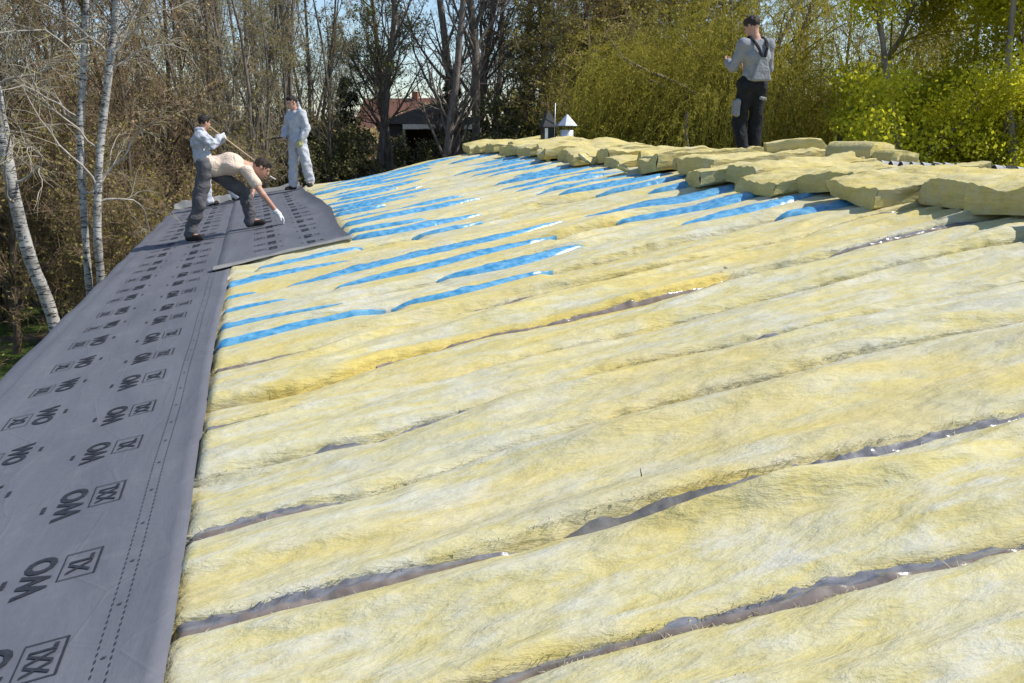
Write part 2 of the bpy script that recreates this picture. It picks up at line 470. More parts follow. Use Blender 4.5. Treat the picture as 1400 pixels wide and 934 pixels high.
# openings between two strips where the film shows: seam -> (x0, x1, width, colour)
GAPS = {
 0: [(0.12, 3.8, 0.066, 'both')],
 1: [(-0.50, 0.68, 0.048, 'both'), (0.80, 4.2, 0.028, 'grey')],
 2: [(-0.50, 0.36, 0.045, 'both')],
 3: [(-0.5, -0.15, 0.024, 'grey'), (0.02, 0.40, 0.017, 'grey'), (0.36, 1.0, 0.018, 'grey'), (2.04, 2.34, 0.026, 'grey')],
 4: [(-0.5, 0.24, 0.030, 'grey')],
 5: [(0.55, 2.72, 0.013, 'brown'), (3.3, 4.7, 0.055, 'both')],
 6: [(-0.45, 0.56, 0.085, 'brown'), (0.72, 2.50, 0.125, 'brown'), (3.6, 4.7, 0.05, 'grey')],
 7: [(-0.45, 0.80, 0.116, 'blue'), (0.82, 2.0, 0.116, 'blue'), (3.9, 4.9, 0.203, 'blue')],
 8: [(-0.45, 0.55, 0.086, 'blue'), (1.25, 2.48, 0.194, 'blue'), (3.3, 4.9, 0.218, 'blue')],
 9: [(-0.45, 0.3, 0.107, 'blue'), (0.48, 2.45, 0.243, 'blue'), (3.05, 4.9, 0.330, 'blue')],
 10: [(-0.45, 0.05, 0.117, 'blue'), (0.12, 2.85, 0.331, 'blue'), (2.95, 4.9, 0.467, 'blue')],
 11: [(-0.45, 0.85, 0.265, 'blue'), (3.9, 4.8, 0.106, 'blue')],
 12: [(-0.10, 1.0, 0.207, 'blue'), (1.5, 2.3, 0.069, 'blue'), (3.6, 4.9, 0.097, 'blue')],
 13: [(0.85, 2.45, 0.175, 'blue'), (3.4, 4.95, 0.221, 'blue')],
 14: [(0.85, 1.9, 0.073, 'blue'), (3.3, 4.9, 0.092, 'blue')],
 15: [(0.85, 2.75, 0.240, 'blue'), (3.2, 4.95, 0.157, 'blue')],
 16: [(0.85, 2.7, 0.138, 'blue'), (3.1, 4.9, 0.258, 'blue')],
 17: [(0.85, 1.7, 0.092, 'blue'), (3.2, 4.9, 0.230, 'blue')],
 18: [(0.9, 2.3, 0.111, 'blue'), (3.6, 4.9, 0.092, 'blue')],
 19: [(0.85, 2.6, 0.304, 'blue'), (3.4, 4.8, 0.111, 'blue')],
 20: [(0.9, 2.6, 0.138, 'blue'), (3.3, 4.9, 0.203, 'blue')],
 21: [(1.2, 2.3, 0.111, 'blue'), (3.2, 4.8, 0.129, 'blue')],
 22: [(0.9, 2.9, 0.221, 'blue'), (3.5, 4.95, 0.203, 'blue')],
 23: [(1.0, 3.0, 0.111, 'blue'), (3.5, 4.95, 0.276, 'blue')],
 24: [(0.9, 3.3, 0.203, 'blue')],
 25: [(1.0, 3.4, 0.276, 'blue'), (3.6, 4.9, 0.184, 'blue')],
 26: [(0.9, 3.6, 0.258, 'blue')],
 27: [(1.0, 4.2, 0.313, 'blue')],
}
def lens(x, a, b):
    t = np.clip((x-a)/(b-a), 0, 1)
    return np.sin(np.pi*t)**1.0
def gap_w(k, x):
    w = np.full(np.shape(x), 0.004)
    for a, b, g, c in GAPS.get(k, []):
        aa = a - 0.9 if a < -0.4 else a       # runs on under the underlay
        w = np.maximum(w, g*lens(x, aa, b)**(0.6 if k < 2 else 1.0)*(0.62+0.72*vnoise(np.asarray(x)*1.6, np.full(np.shape(x), k*5.5), 5)+0.07*vnoise(np.asarray(x)*17, np.full(np.shape(x), k*5.5), 6)))
    return w

def under_sheet(x, y):
    """how far the wool is pressed down below the laid underlay"""
    a = 1 - sstep(-0.34, -0.27, x)
    b = (1 - sstep(0.90, 0.98, x))*sstep(9.0, 9.15, y - 0.24*(x+0.43))
    return np.maximum(a, b)
def base_wave(x, y):
    z = 0.030*fbm(x*0.55, y*0.55, 41, 2) + 0.10*sstep(2.0, 4.6, x)*sstep(11, 18.5, y)
    return z*(1 - under_sheet(x, y))

ORD = ['first', 'second', 'third', 'fourth', 'fifth', 'sixth', 'seventh', 'eighth', 'ninth', 'tenth', 'eleventh', 'twelfth', 'thirteenth', 'fourteenth', 'fifteenth', 'sixteenth', 'seventeenth', 'eighteenth', 'nineteenth', 'twentieth', 'twenty-first', 'twenty-second', 'twenty-third', 'twenty-fourth', 'twenty-fifth', 'twenty-sixth', 'twenty-seventh', 'twenty-eighth', 'twenty-ninth', 'thirtieth', 'thirty-first', 'thirty-second', 'thirty-third', 'thirty-fourth']
XTOP = 5.05
FOLDS = {}
def folds_of(k):
    """long soft creases of one strip: (x0, x1, where across 0..1, drift, height, near width, far width)"""
    if k not in FOLDS:
        r = random.Random(900 + k); lst = []
        for i in range(9 if k < 13 else 6):
            L = r.uniform(0.7, 2.6); x0 = r.uniform(-0.8, 4.6)
            lst.append((x0, x0+L, r.uniform(0.05, 0.95), r.uniform(-0.10, 0.10), r.uniform(0.010, 0.042), r.uniform(0.014, 0.035), r.uniform(0.06, 0.16), r.uniform(0, 99)))
        FOLDS[k] = lst
    return FOLDS[k]
EDGE = {}
def wool_height(x, y, e, k, elo, ehi):
    """relief of a strip; e = distance to the nearest long edge"""
    W = elo + ehi
    h = 0.030*fbm(x*0.6, y*3.2 + k*3.7, 11, 2)
    h = h + 0.014*fbm(x*1.6 + 0.8*fbm(x*1.2, y*3, 8), y*8.0, 12+k, 3)
    for (x0, x1, f, dr, A, w1, w2, ph) in folds_of(k):
        t_ = np.clip((x-x0)/(x1-x0), 0, 1)
        yc = W*f + dr*(t_-0.5)*2 + 0.03*np.sin(x*3.1 + ph) + 0.010*np.sin(x*9.0 + ph*2)
        d = elo - yc
        wn = w1*(0.7 + 0.8*vnoise(x*3 + ph, y*0, 44))
        prof = np.where(d < 0, np.exp(-(d/wn)**2), np.exp(-(d/w2)**2))
        h = h + A*np.sin(np.pi*t_)**0.7*prof*(0.7 + 0.6*vnoise(x*2.2 + ph, y*0, 45))
    h = h + 0.0050*fbm(x*9, y*26, 14, 3) + 0.0022*fbm(x*40, y*60, 15, 2)
    wE = 0.04 + 0.04*vnoise(x*1.9, y*0 + k*9.1, 61)
    dE = 0.022 + 0.030*vnoise(x*1.3, y*0 + k*4.7, 62)
    t = np.clip(1 - e/wE, 0, 1)
    # near edge stands up as a soft lip, far edge tucks down under the next strip
    lip = 0.026*(vnoise(x*0.8, y*0 + k*2.3, 63)*1.6 - 0.3)*np.exp(-(elo/0.11)**2)
    tuck = 0.040*(vnoise(x*0.7, y*0 + (k+1)*2.3, 64)*1.5 - 0.25)*np.exp(-(ehi/0.13)**2)
    og = np.clip(gap_w(k+1, x[:, 0])/0.03 - 0.15, 0, 1)[:, None]; ol = np.clip(gap_w(k, x[:, 0])/0.03 - 0.15, 0, 1)[:, None]
    h = h*(1 - 0.6*og*np.exp(-(ehi/0.10)**2))
    if 6 <= k <= 12: h = h*(1 - 0.75*og*np.exp(-(ehi/0.35)**2)); lip = lip*(1-0.6*ol)
    if k > 12: h = h*0.75
    return h - dE*t**2.2*(1-0.5*np.where(ehi < elo, og, ol)) + lip - tuck*(1-0.95*og)
def build_strips():
    for i, k in enumerate(range(-5, KMAX)):
        near = k < 13
        if near:
            x = np.concatenate([np.linspace(-1.58, -0.46, 12), np.arange(-0.44, XTOP, 0.021 if 0 <= k < 9 or k == -1 else 0.035)])
            nv = 44 if k >= -1 else 20
        else:
            x = np.concatenate([np.linspace(-1.58, 0.75 if k > 13 else -0.46, 10), np.arange(0.80 if k > 13 else -0.44, XTOP, 0.045)])
            nv = 20
        lo = seam_y(k, x) + gap_w(k, x)*0.5
        hi = seam_y(k+1, x) - gap_w(k+1, x)*0.5
        q = np.linspace(0, 1, nv); q = 0.5 - 0.5*np.cos(np.pi*q)*(0.55) - 0.45*(0.5-q)   # denser at the edges
        q = (q - q[0])/(q[-1]-q[0])
        Xg = np.repeat(x[:, None], nv, 1)
        Yg = lo[:, None] + (hi-lo)[:, None]*q[None, :]
        rag = 0.009*fbm(Xg*14, Yg*2 + k, 5) * (np.minimum(q, 1-q)[None, :] < 0.03)
        e = np.minimum(Yg - lo[:, None], hi[:, None] - Yg)
        us = under_sheet(Xg, Yg)
        Z = RZ(Xg) + base_wave(Xg, Yg) + wool_height(Xg, Yg, e, k, Yg - lo[:, None], hi[:, None] - Yg)*(1-us) - 0.035*us
        EDGE[(k, 'lo')] = (x, Z[:, 0]); EDGE[(k, 'hi')] = (x, Z[:, -1])
        top = np.stack([Xg, Yg + rag, Z], -1)
        # vertical flanks and ends
        zb = RZ(x) - 0.175
        L = top[:, 0].copy(); L[:, 2] = zb
        Hh = top[:, -1].copy(); Hh[:, 2] = zb
        allv = np.concatenate([L[:, None], top, Hh[:, None]], 1)
        n2 = nv + 2
        F = grid_faces(len(x), n2)
        V = allv.reshape(-1, 3)
        base = len(V)
        ends = [np.arange(n2)[::-1], (len(x)-1)*n2 + np.arange(n2)]
        me = mesh_from('insulation_strip', V, [F] + [np.array([c]) for c in ends])
        # intrinsic tone: fresh orange-yellow wool
        def tone(X, Y, e, q):
            t_ = 0.9*sstep(0.60, 0.78, vnoise(X*0.7 + 3, Y*2.4, 71)) * vnoise(X*4, Y*9, 72)
            t_ = t_*0.75
            if k in (4, 5):                                    # torn orange edge along this seam
                d = np.abs(Y - seam_y(5, X))
                t_ = np.maximum(t_, 0.85*(1-sstep(0.02, 0.10, d + 0.05*fbm(X*5, Y*5, 73)))*sstep(-0.2, 0.1, X)*(1-sstep(2.6, 2.9, X)))
                t_ = np.maximum(t_, 0.35*(1-sstep(0.02, 0.14, d))*(1-sstep(0.3, 0.9, X)))
            if k == -1 or k == 0:
                d = np.abs(Y - seam_y(0, X)); t_ = np.maximum(t_, 0.45*(1-sstep(0.01, 0.07, d)))
            return np.clip(t_, 0, 1)
        tt = tone(Xg, Yg, e, q)
        full = np.concatenate([tt[:, :1], tt, tt[:, -1:]], 1)
        a = me.attributes.new('tone', 'FLOAT', 'POINT'); a.data.foreach_set('value', full.ravel().astype(np.float32))
        note = {-1: 'below the wrinkled brown film at the bottom edge', 0: 'above the wrinkled brown film', 1: 'above the long grey film gap',
                4: 'below the torn orange seam', 5: 'above the torn orange seam', 6: 'below the first blue gap', 10: 'below the widest blue gaps'}.get(k)
        lab = 'yellow mineral wool strip, %s from the camera end of the roof' % ORD[i]
        if note: lab += ', ' + note
        if note: lab = 'yellow wool strip, %s from camera end, %s' % (ORD[i], note)
        tag(obj('insulation_strip', me, M['wool']), lab, 'insulation', 'mineral wool strips laid up the roof slope')
build_strips()

def build_films():
    brown = thing('vapour_barrier', 'crinkled brown and grey vapour film showing in gaps between the near wool strips', 'plastic film', (0, 2.0, RZ(0)-0.2))
    blue = thing('vapour_barrier', 'shiny blue vapour film showing in gaps between the far wool strips', 'plastic film', (0, 11.0, RZ(0)-0.2))
    for k, lst in GAPS.items():
        for (a, b, g, c) in lst:
            aa = a - 0.25 if a < -0.4 else a
            step = 0.012 if k < 7 else (0.02 if k < 13 else 0.05)
            x = np.arange(aa, b, step)
            sy = seam_y(k, x); w = gap_w(k, x) + (0.03 if c != 'blue' else 0.035*np.clip(gap_w(k, x)/0.06, 0, 1))
            nv = 15 if k < 7 else 9
            q = np.linspace(0, 1, nv)
            X = np.repeat(x[:, None], nv, 1); Y = sy[:, None] + (q[None, :]-0.5)*w[:, None]
            open_ = np.clip(gap_w(k, x)/max(g, 0.01), 0, 1)[:, None]
            us = under_sheet(X, Y)
            zn = np.interp(x, *EDGE[(k-1, 'hi')]); zf = np.interp(x, *EDGE[(k, 'lo')])
            crk = 1 - np.abs(2*vnoise(X*5 + 2*fbm(X*3, Y*6, 5), Y*7, 91+k) - 1)
            crk2 = 1 - np.abs(2*vnoise(X*13 + 2*fbm(X*5, Y*8, 6), Y*10 + X*4, 191+k) - 1)
            if c == 'both':      # near fold, bright crest, then a lap running up against the far strip
                prof = np.interp(q, [0, 0.12, 0.24, 0.34, 0.42, 0.70, 1.0], [-0.060, -0.020, -0.002, 0.008, 0.004, -0.004, 0.003])
            elif c == 'blue':
                prof = -0.035 + 0.072*np.sin(np.pi*q)**0.7
            elif c == 'grey':
                prof = np.interp(q, [0, 0.16, 0.30, 0.6, 1.0], [-0.060, -0.012, -0.004, -0.006, -0.002])
            else:
                prof = -0.055 + 0.062*np.sin(np.pi*q)**0.6
            ref = zn[:, None]*(1-q)[None, :] + zf[:, None]*q[None, :]
            if c == 'blue': ref = np.maximum(zn, zf)[:, None]*np.ones(nv)[None, :]
            amp = 1.0 if c != 'blue' else 0.8
            Z = ref + prof[None, :] - (0.03 if c != 'blue' else 0.028)*(1-open_)**3 + amp*(0.014*crk**4 + (0.007 if c == 'blue' else 0.013)*crk2**4 - 0.005)*open_*np.sin(np.pi*q)[None, :]**0.5 - 0.055*us
            Yw = Y + 0.006*fbm(X*7, Y*7, 95)
            V = np.stack([X, Yw, Z], -1)
            root = blue if c == 'blue' else brown
            loc = np.array(root.location)
            def part(name, s0, s1, mat):
                vv = V[:, s0:s1] - loc
                obj(name, mesh_from(name, vv.reshape(-1, 3), grid_faces(len(x), s1-s0)), mat, root)
            if c == 'both':
                mid = int(round(0.36*(nv-1)))
                part('film_fold', 0, mid+1, M['film_brown']); part('film_lap', mid, nv, M['film_grey'])
            else:
                part('film_fold', 0, nv, M['film_' + c])
build_films()

def build_fuzz():
    """loose fibres standing off the torn edges of the near strips"""
    strips = [o for o in COL.objects if o.name.startswith('insulation_strip')]
    r = np.random.default_rng(5)
    for o, k in zip(strips, range(-5, KMAX)):
        if not -1 <= k <= 6: continue
        parts = []; n0 = 0; VV = []; FF = []
        for side, kk in (('lo', k), ('hi', k+1)):
            ex, ez = EDGE[(k, side)]
            n = 1500 if k < 3 else 900
            x = r.uniform(-0.30, 4.3, n); sg = 1 if side == 'lo' else -1
            y = seam_y(kk, x) + sg*gap_w(kk, x)*0.5 + sg*np.abs(r.normal(0, 0.012, n))
            z = np.interp(x, ex, ez) + r.uniform(-0.004, 0.006, n)
            d = r.normal(size=(n, 3)); d[:, 0] *= 2.0; d[:, 1] -= sg*0.6; d[:, 2] = np.abs(d[:, 2])*0.7
            d /= np.linalg.norm(d, axis=1)[:, None]
            L = r.uniform(0.008, 0.034, n)[:, None]
            p0 = np.stack([x, y, z], 1); bend = r.normal(size=(n, 3))*0.35; bend[:, 2] -= 0.3
            p1 = p0 + d*L*0.5; p2 = p1 + (d + bend)*L*0.5
            wv = np.cross(d, r.normal(size=(n, 3))); wv /= np.linalg.norm(wv, axis=1)[:, None]; wv *= r.uniform(0.0004, 0.0011, n)[:, None]
            V = np.stack([p0-wv, p0+wv, p1-wv*0.8, p1+wv*0.8, p2], 1).reshape(-1, 3)
            b0 = n0 + np.arange(n)*5
            FF.append(np.stack([b0, b0+1, b0+3, b0+2], 1)); VV.append(V); parts.append(np.stack([b0+2, b0+3, b0+4], 1)); n0 += n*5
        f = obj('loose_fibres', mesh_from('loose_fibres', np.concatenate(VV), [np.concatenate(FF), np.concatenate(parts)]), M['wool'], o)
        f['kind'] = 'stuff'
build_fuzz()

# ------------------------------------------------------------------ loose upper batts lying over the ridge
def slab(seed, L, W, T, nu=26, nv=12, cut=0.02, rough=1.0):
    """a soft slab, length along x, base at z=0; returns verts and faces (closed)"""
    r = np.random.default_rng(seed)
    us = np.linspace(0, 1, nu); vs = np.linspace(0, 1, nv); nt = 5
    ts = np.linspace(0, 1, nt)
    # perimeter ring param of cross section (v,t)
    ring = [(v, 0) for v in vs] + [(1, t_) for t_ in ts[1:]] + [(v, 1) for v in vs[::-1][1:]] + [(0, t_) for t_ in ts[::-1][1:-1]]
    ring = np.array(ring); nr = len(ring)
    V = np.zeros((nu, nr, 3))
    skew = r.uniform(-0.12, 0.12); bowl = r.uniform(-0.02, 0.03)
    for i, u in enumerate(us):
        v = ring[:, 0]; t_ = ring[:, 1]
        sq = 1.0
        x = u*L + skew*(v-0.5)*(1-u) + 0.05*(vnoise(v*3.0, t_*2.0 + seed, seed)-0.5)*(1-u)
        y = (v-0.5)*W*sq
        z = t_*T*(0.93 + 0.07*np.minimum(1, u*L/0.06))
        edge = np.minimum(v, 1-v)*W
        rnd = np.clip(1-edge/0.03, 0, 1)**2
        z = np.where(t_ > 0.5, z - 0.014*rnd, z + 0.022*rnd)
        z = z + t_*(0.045*fbm(x*2.0, y*3.0 + seed, seed, 3) + 0.020*fbm(x*7, y*10, seed+3, 3) + 0.008*fbm(x*25, y*25, seed+4, 2))*rough
        y = y + 0.015*fbm(x*5, t_*3 + seed, seed+5)*(np.abs(v-0.5) > 0.49)
        x = x + 0.012*fbm(v*7, t_*6, seed+6)
        V[i, :, 0] = x; V[i, :, 1] = y; V[i, :, 2] = z + bowl*(v-0.5)**2*4*t_
    a = (np.arange(nu-1)[:, None]*nr + np.arange(nr)[None, :]).ravel()
    b = (np.arange(nu-1)[:, None]*nr + (np.arange(nr)[None, :]+1) % nr).ravel()
    F = np.stack([a, b, b+nr, a+nr], 1)[:, ::-1]
    # end caps as grids: map (v,t) grid to interpolated points
    capsV = []; capsF = []
    for i, flip in ((0, False), (nu-1, True)):
        bot = V[i, :nv]; topi = [int(np.argmin(np.abs(ring[:, 0]-v)+10*np.abs(ring[:, 1]-1))) for v in vs]
        tp = V[i, topi]
        g = bot[:, None]*(1-ts)[None, :, None] + tp[:, None]*ts[None, :, None]
        puff = np.sin(np.pi*ts)[None, :]*np.ones((nv, 1))
        g[:, :, 0] += (-1 if i == 0 else 1)*(0.012*puff + 0.010*fbm(np.repeat(vs[:, None], nt, 1)*6, np.repeat(ts[None], nv, 0)*4, seed+9))*puff
        off = nu*nr + sum(len(c) for c in capsV)
        capsV.append(g.reshape(-1, 3)); f = grid_faces(nv, nt, off); capsF.append(f if flip else f[:, ::-1])
    return np.concatenate([V.reshape(-1, 3)] + capsV), [F] + capsF

def put_batt(V, F, label, tone_f=None, group='loose wool batts lying along the ridge', name='insulation_batt', tone0=0.36):
    c = V.mean(0); c[2] = V[:, 2].min()
    me = mesh_from(name, V - c, F)
    me.set_sharp_from_angle(angle=R(48))
    a = me.attributes.new('tone', 'FLOAT', 'POINT')
    tv = tone0 + 0.3*sstep(0.5, 0.8, vnoise(V[:, 0]*1.6, V[:, 1]*1.9, 5))*vnoise(V[:, 0]*6, V[:, 1]*6, 6)
    a.data.foreach_set('value', tv.astype(np.float32))
    return tag(obj(name, me, M['wool_batt'], None, c), label, 'insulation', group)

def drape(V, x0, y0, yaw):
    """lay a slab on the roof: foot resting on the strips, head over the ridge"""
    c, s = math.cos(yaw), math.sin(yaw)
    X = x0 + V[:, 0]*c - V[:, 1]*s; Y = y0 + V[:, 0]*s + V[:, 1]*c
    # underside height: on top of the strips up to XTOP, then sinking towards the ridge
    base = RZ(np.minimum(X, RIDGE)) + 0.012 - np.where((Y > 5.4) & (Y < 8.0), 0.165, 0.125)*sstep(4.75, 6.0, X) - SL*np.maximum(X-RIDGE, 0)
    base = base + np.where(X < 5, base_wave(np.minimum(X, 5), Y), 0.10*sstep(11, 18.5, Y)*(X >= 5))
    return np.stack([X, Y, base + V[:, 2]], 1)

def build_ridge_batts():
    # (x of lower end, y centre, width, yaw, thickness)
    spec = [(4.55, -1.1, .56, 0, .16), (4.5, -0.5, .56, .03, .15), (4.6, 0.1, .56, -.03, .16), (4.45, 0.72, .56, .04, .16), (4.62, 1.32, .57, 0, .15), (4.5, 1.92, .56, -.05, .17),
            (4.35, 2.52, .56, .02, .16), (4.55, 3.15, .57, -.04, .17), (4.30, 3.75, .57, -.03, .17),
            (4.42, 4.38, .60, -.05, .18), (4.62, 5.05, .62, .06, .17), (4.42, 5.75, .66, -.12, .15), (4.66, 6.38, .62, .05, .14),
            (4.40, 6.98, .62, -.08, .13), (4.62, 7.62, .60, .03, .17), (4.40, 8.22, .60, -.10, .13), (4.68, 8.85, .60, .05, .17), (4.78, 9.48, .58, -.04, .15),
            (4.62, 10.1, .6, .05, .15), (4.80, 10.75, .6, -.08, .14), (4.70, 11.4, .6, .04, .13), (4.85, 12.05, .62, .02, .16), (4.62, 12.7, .6, -.06, .13), (4.8, 13.35, .62, .07, .15),
            (4.65, 14.0, .6, -.03, .13), (4.85, 14.65, .62, .05, .16), (4.7, 15.3, .6, -.05, .14), (4.55, 15.95, .6, .03, .14), (4.75, 16.6, .6, .06, .16), (4.45, 17.25, .62, -.05, .15), (4.35, 17.9, .62, .02, .16), (4.30, 18.55, .62, 0, .15)]
    n = len(spec)
    for i, (x0, y0, w, yaw, T) in enumerate(spec):
        Ln = 1.42 + 0.1*math.sin(i*3.3) if 5.4 < y0 < 7.9 else 2.0 + 0.25*math.sin(i*3.3)
        V, F = slab(100+i, Ln, w*0.95, T*(1.08 if y0 < 9.6 else 1.15), nu=48 if y0 < 11 else 30, nv=20, rough=1.0 if y0 < 9.6 else 1.2)
        # lift one corner now and then
        lift = 0.05*math.sin(i*2.7)
        V[:, 2] += np.clip(1 - V[:, 0]/0.6, 0, 1)**2 * (0.03*abs(math.sin(i*1.9)) )
        V[:, 2] += V[:, 1]*0.11*math.sin(i*4.1)
        P = drape(V, x0 + 0.08*math.sin(i*5.7), y0 + 0.12, yaw*1.5 + 0.06*math.sin(i*2.9))
        lab = 'pale yellow wool batt draped over the ridge, %s from the camera end' % ORD[i]
        put_batt(P, F, lab)
    # small upright wool slabs put in for the shaded ends of the far batts
    r = random.Random(4)
    j = 0
    for y in np.arange(10.6, 17.5, 1.7):
        x = 4.62 + r.uniform(-0.1, 0.12)
        V, F = slab(400+j, r.uniform(0.12, 0.2), r.uniform(0.18, 0.3), r.uniform(0.06, 0.1), nu=10, nv=10, rough=1.5)
        a = r.uniform(0.3, 1.1)                                   # tilt up
        X = V[:, 0]*math.cos(a) - V[:, 2]*math.sin(a); Z = V[:, 0]*math.sin(a) + V[:, 2]*math.cos(a)
        th = r.uniform(1.6, 4.4)
        xx = x + X*math.cos(th) - V[:, 1]*math.sin(th); yy = y + X*math.sin(th) + V[:, 1]*math.cos(th)
        P = np.stack([xx, yy, RZ(x) + 0.03 + 0.10*sstep(11, 18.5, y) + Z - Z.min()*0.5], 1)
        put_batt(P, F, 'small added wool piece standing for a shaded batt end, %s from the near side' % ORD[j], None, 'added wool pieces standing for shaded batt ends', 'batt_end_shade', 0.0)
        j += 1
build_ridge_batts()

def folded_batt(x, y, z, L, Rr, T, yaw, label, seed, turns=1.0):
    """a batt folded over on itself: a loop cross section extruded across"""
    n = 26; nv = 14
    s = np.linspace(0, 1, n)
    # centre line: flat run, half turn, flat run back
    pts = []
    for q in s:
        if q < 0.42: pts.append((-L*(0.42-q)/0.42, 0.0))
        elif q < 0.58:
            a = (q-0.42)/0.16*math.pi; pts.append((Rr*math.sin(a), Rr*(1-math.cos(a))))
        else:
            t_ = (q-0.58)/0.42; pts.append((-L*0.9*t_, 2*Rr*(1 - 0.35*t_**1.5)))
    P = np.array(pts); tan = np.gradient(P, axis=0); tan /= np.linalg.norm(tan, axis=1)[:, None]
    nrm = np.stack([-tan[:, 1], tan[:, 0]], 1)
    ring = [(-0.5, -0.5), (-0.25, -0.5), (0, -0.5), (0.25, -0.5), (0.5, -0.5), (0.53, 0), (0.5, 0.5), (0.25, 0.5), (0, 0.5), (-0.25, 0.5), (-0.5, 0.5), (-0.53, 0)]
    ring = np.array(ring); nr = len(ring)
    W = 0.55
    V = np.zeros((n, nr, 3))
    for i in range(n):
        c = P[i][None, :] + nrm[i][None, :]*ring[:, 1:2]*T*(1+0.12*fbm(np.full((nr, 1), i*0.35), ring[:, :1]*3, seed))
        V[i, :, 0] = c[:, 0]; V[i, :, 2] = c[:, 1] + T*0.5
        V[i, :, 1] = ring[:, 0]*W + 0.02*fbm(np.full(nr, i*0.4), ring[:, 1]*3, seed+2)
    V[:, :, 2] += 0.015*fbm(V[:, :, 0]*7, V[:, :, 1]*7, seed+4)
    a = (np.arange(n-1)[:, None]*nr + np.arange(nr)[None, :]).ravel(); b = (np.arange(n-1)[:, None]*nr + (np.arange(nr)[None, :]+1) % nr).ravel()
    F = [np.stack([a, b, b+nr, a+nr], 1)[:, ::-1], np.array([np.arange(nr)]), np.array([(n-1)*nr + np.arange(nr)[::-1]])]
    V = V.reshape(-1, 3)
    c, s_ = math.cos(yaw), math.sin(yaw)
    Q = np.stack([x + V[:, 0]*c - V[:, 1]*s_, y + V[:, 0]*s_ + V[:, 1]*c, z + V[:, 2]], 1)
    put_batt(Q, F, label, None, 'loose wool batts lying along the ridge', 'folded_batt', 0.40)
zr = RZ(6.0)
folded_batt(6.45, 9.35, zr-0.06, 0.62, 0.085, 0.12, R(-28), 'bright yellow wool batt folded double, lying on the ridge right of the standing man', 61)
folded_batt(6.35, 8.45, zr-0.08, 0.34, 0.075, 0.13, R(200), 'greenish crumpled wool batt beside the folded yellow one on the ridge', 62)
folded_batt(6.42, 8.02, zr-0.08, 0.22, 0.050, 0.10, R(170), 'small pale wool offcut standing at the end of the corrugated edge', 63)
folded_batt(6.35, 10.0, zr-0.08, 0.14, 0.03, 0.06, R(100), 'tiny pale wool offcut left of the folded batt, by the man\'s feet', 64)

# ------------------------------------------------------------------ underlay sheets with their print
def sheet_z(x, y, lift):
    w = 0.007*np.sin(y*2*np.pi/1.55 + 1.7*np.sin(x*2.0) + 0.6) + 0.006*fbm(x*0.8, y*0.45, 33, 2)
    return RZ(x) + 0.014 + lift + w
def text_mesh(body, size, shear=0.0, bold=0.0):
    cu = bpy.data.curves.new('txt', 'FONT'); cu.body = body; cu.size = size; cu.offset = bold; cu.shear = shear
    cu.align_x = 'CENTER'; cu.align_y = 'CENTER'; cu.resolution_u = 3
    o = bpy.data.objects.new('txt', cu); COL.objects.link(o)
    dg = bpy.context.evaluated_depsgraph_get(); dg.update()
    me = bpy.data.meshes.new_from_object(o.evaluated_get(dg))
    v = np.array([tuple(p.co) for p in me.vertices]); f = [tuple(p.vertices) for p in me.polygons]
    bpy.data.objects.remove(o); bpy.data.curves.remove(cu); bpy.data.meshes.remove(me)
    v[:, 0] -= (v[:, 0].max()+v[:, 0].min())/2; v[:, 1] -= (v[:, 1].max()+v[:, 1].min())/2
    return v[:, :2], f
def scaled(tm, w, h):
    v, f = tm
    return v*np.array([w/np.ptp(v[:, 0]), h/np.ptp(v[:, 1])]), f
T_WO = scaled(text_mesh('WO', 0.1, 0.0, 0.004), 0.275, 0.100)
T_XXL = scaled(text_mesh('XXL', 0.1, 0.0, 0.002), 0.150, 0.072)
T_XL = scaled(text_mesh('XL', 0.1, 0.0, 0.002), 0.125, 0.072)
def rect(x0, x1, y0, y1): return [(x0, y0), (x1, y0), (x1, y1), (x0, y1)]
def print_mark(xc, yc, flip, variant, zfun, root):
    """text space: a = reading direction, b = up. Laid so that up points to the eave (or, flipped, to the ridge)."""
    V = []; F = []
    def add(v, f, da=0, db=0):
        n = len(V)
        for p in v: V.append((p[0]+da, p[1]+db))
        for q in f: F.append(tuple(i+n for i in q))
    add(T_WO[0], T_WO[1], 0.0, 0.0)
    tx = T_XXL if variant else T_XL
    add(tx[0], tx[1], 0.02, -0.128)
    # frame round the size, with a slanted notch
    a0, a1, b0, b1 = -0.075, 0.115, -0.187, -0.072
    w = 0.007
    for q in (rect(a0, a1, b1-w*0.6, b1), rect(a0, a0+w*0.7, b0, b1-w*0.6), rect(a1-w*0.7, a1, b0, b1-w*0.6), rect(a0+w*0.7, a1-w*0.7, b0, b0+w)):
        add(q, [(0, 1, 2, 3)])
    add(rect(-0.028, 0.028, 0.088, 0.104), [(0, 1, 2, 3)])
    V = np.array(V)
    sgn = -1 if flip else 1
    X = xc - sgn*V[:, 1]; Y = yc + sgn*V[:, 0]
    Z = zfun(X, Y) + 0.0035
    P = np.stack([X, Y, Z], 1)
    me = bpy.data.meshes.new('print_mark'); loc = np.array(root.location)
    me.from_pydata([tuple(p) for p in P-loc], [], F); me.update()
    obj('print_mark', me, M['ink'], root)
def dashed(x, ya, yb, zfun, root, mat, pitch=0.034, on=0.017, w=0.0035):
    ys = np.arange(ya, yb, pitch); V = []
    for y in ys:
        V += [(x-w/2, y), (x+w/2, y), (x+w/2, y+on), (x-w/2, y+on)]
    V = np.array(V); P = np.stack([V[:, 0], V[:, 1], zfun(V[:, 0], V[:, 1]) + 0.0035], 1) - np.array(root.location)
    f = np.arange(len(V)).reshape(-1, 4)
    obj('dashed_line', mesh_from('dashed_line', P, f, False), mat, root)

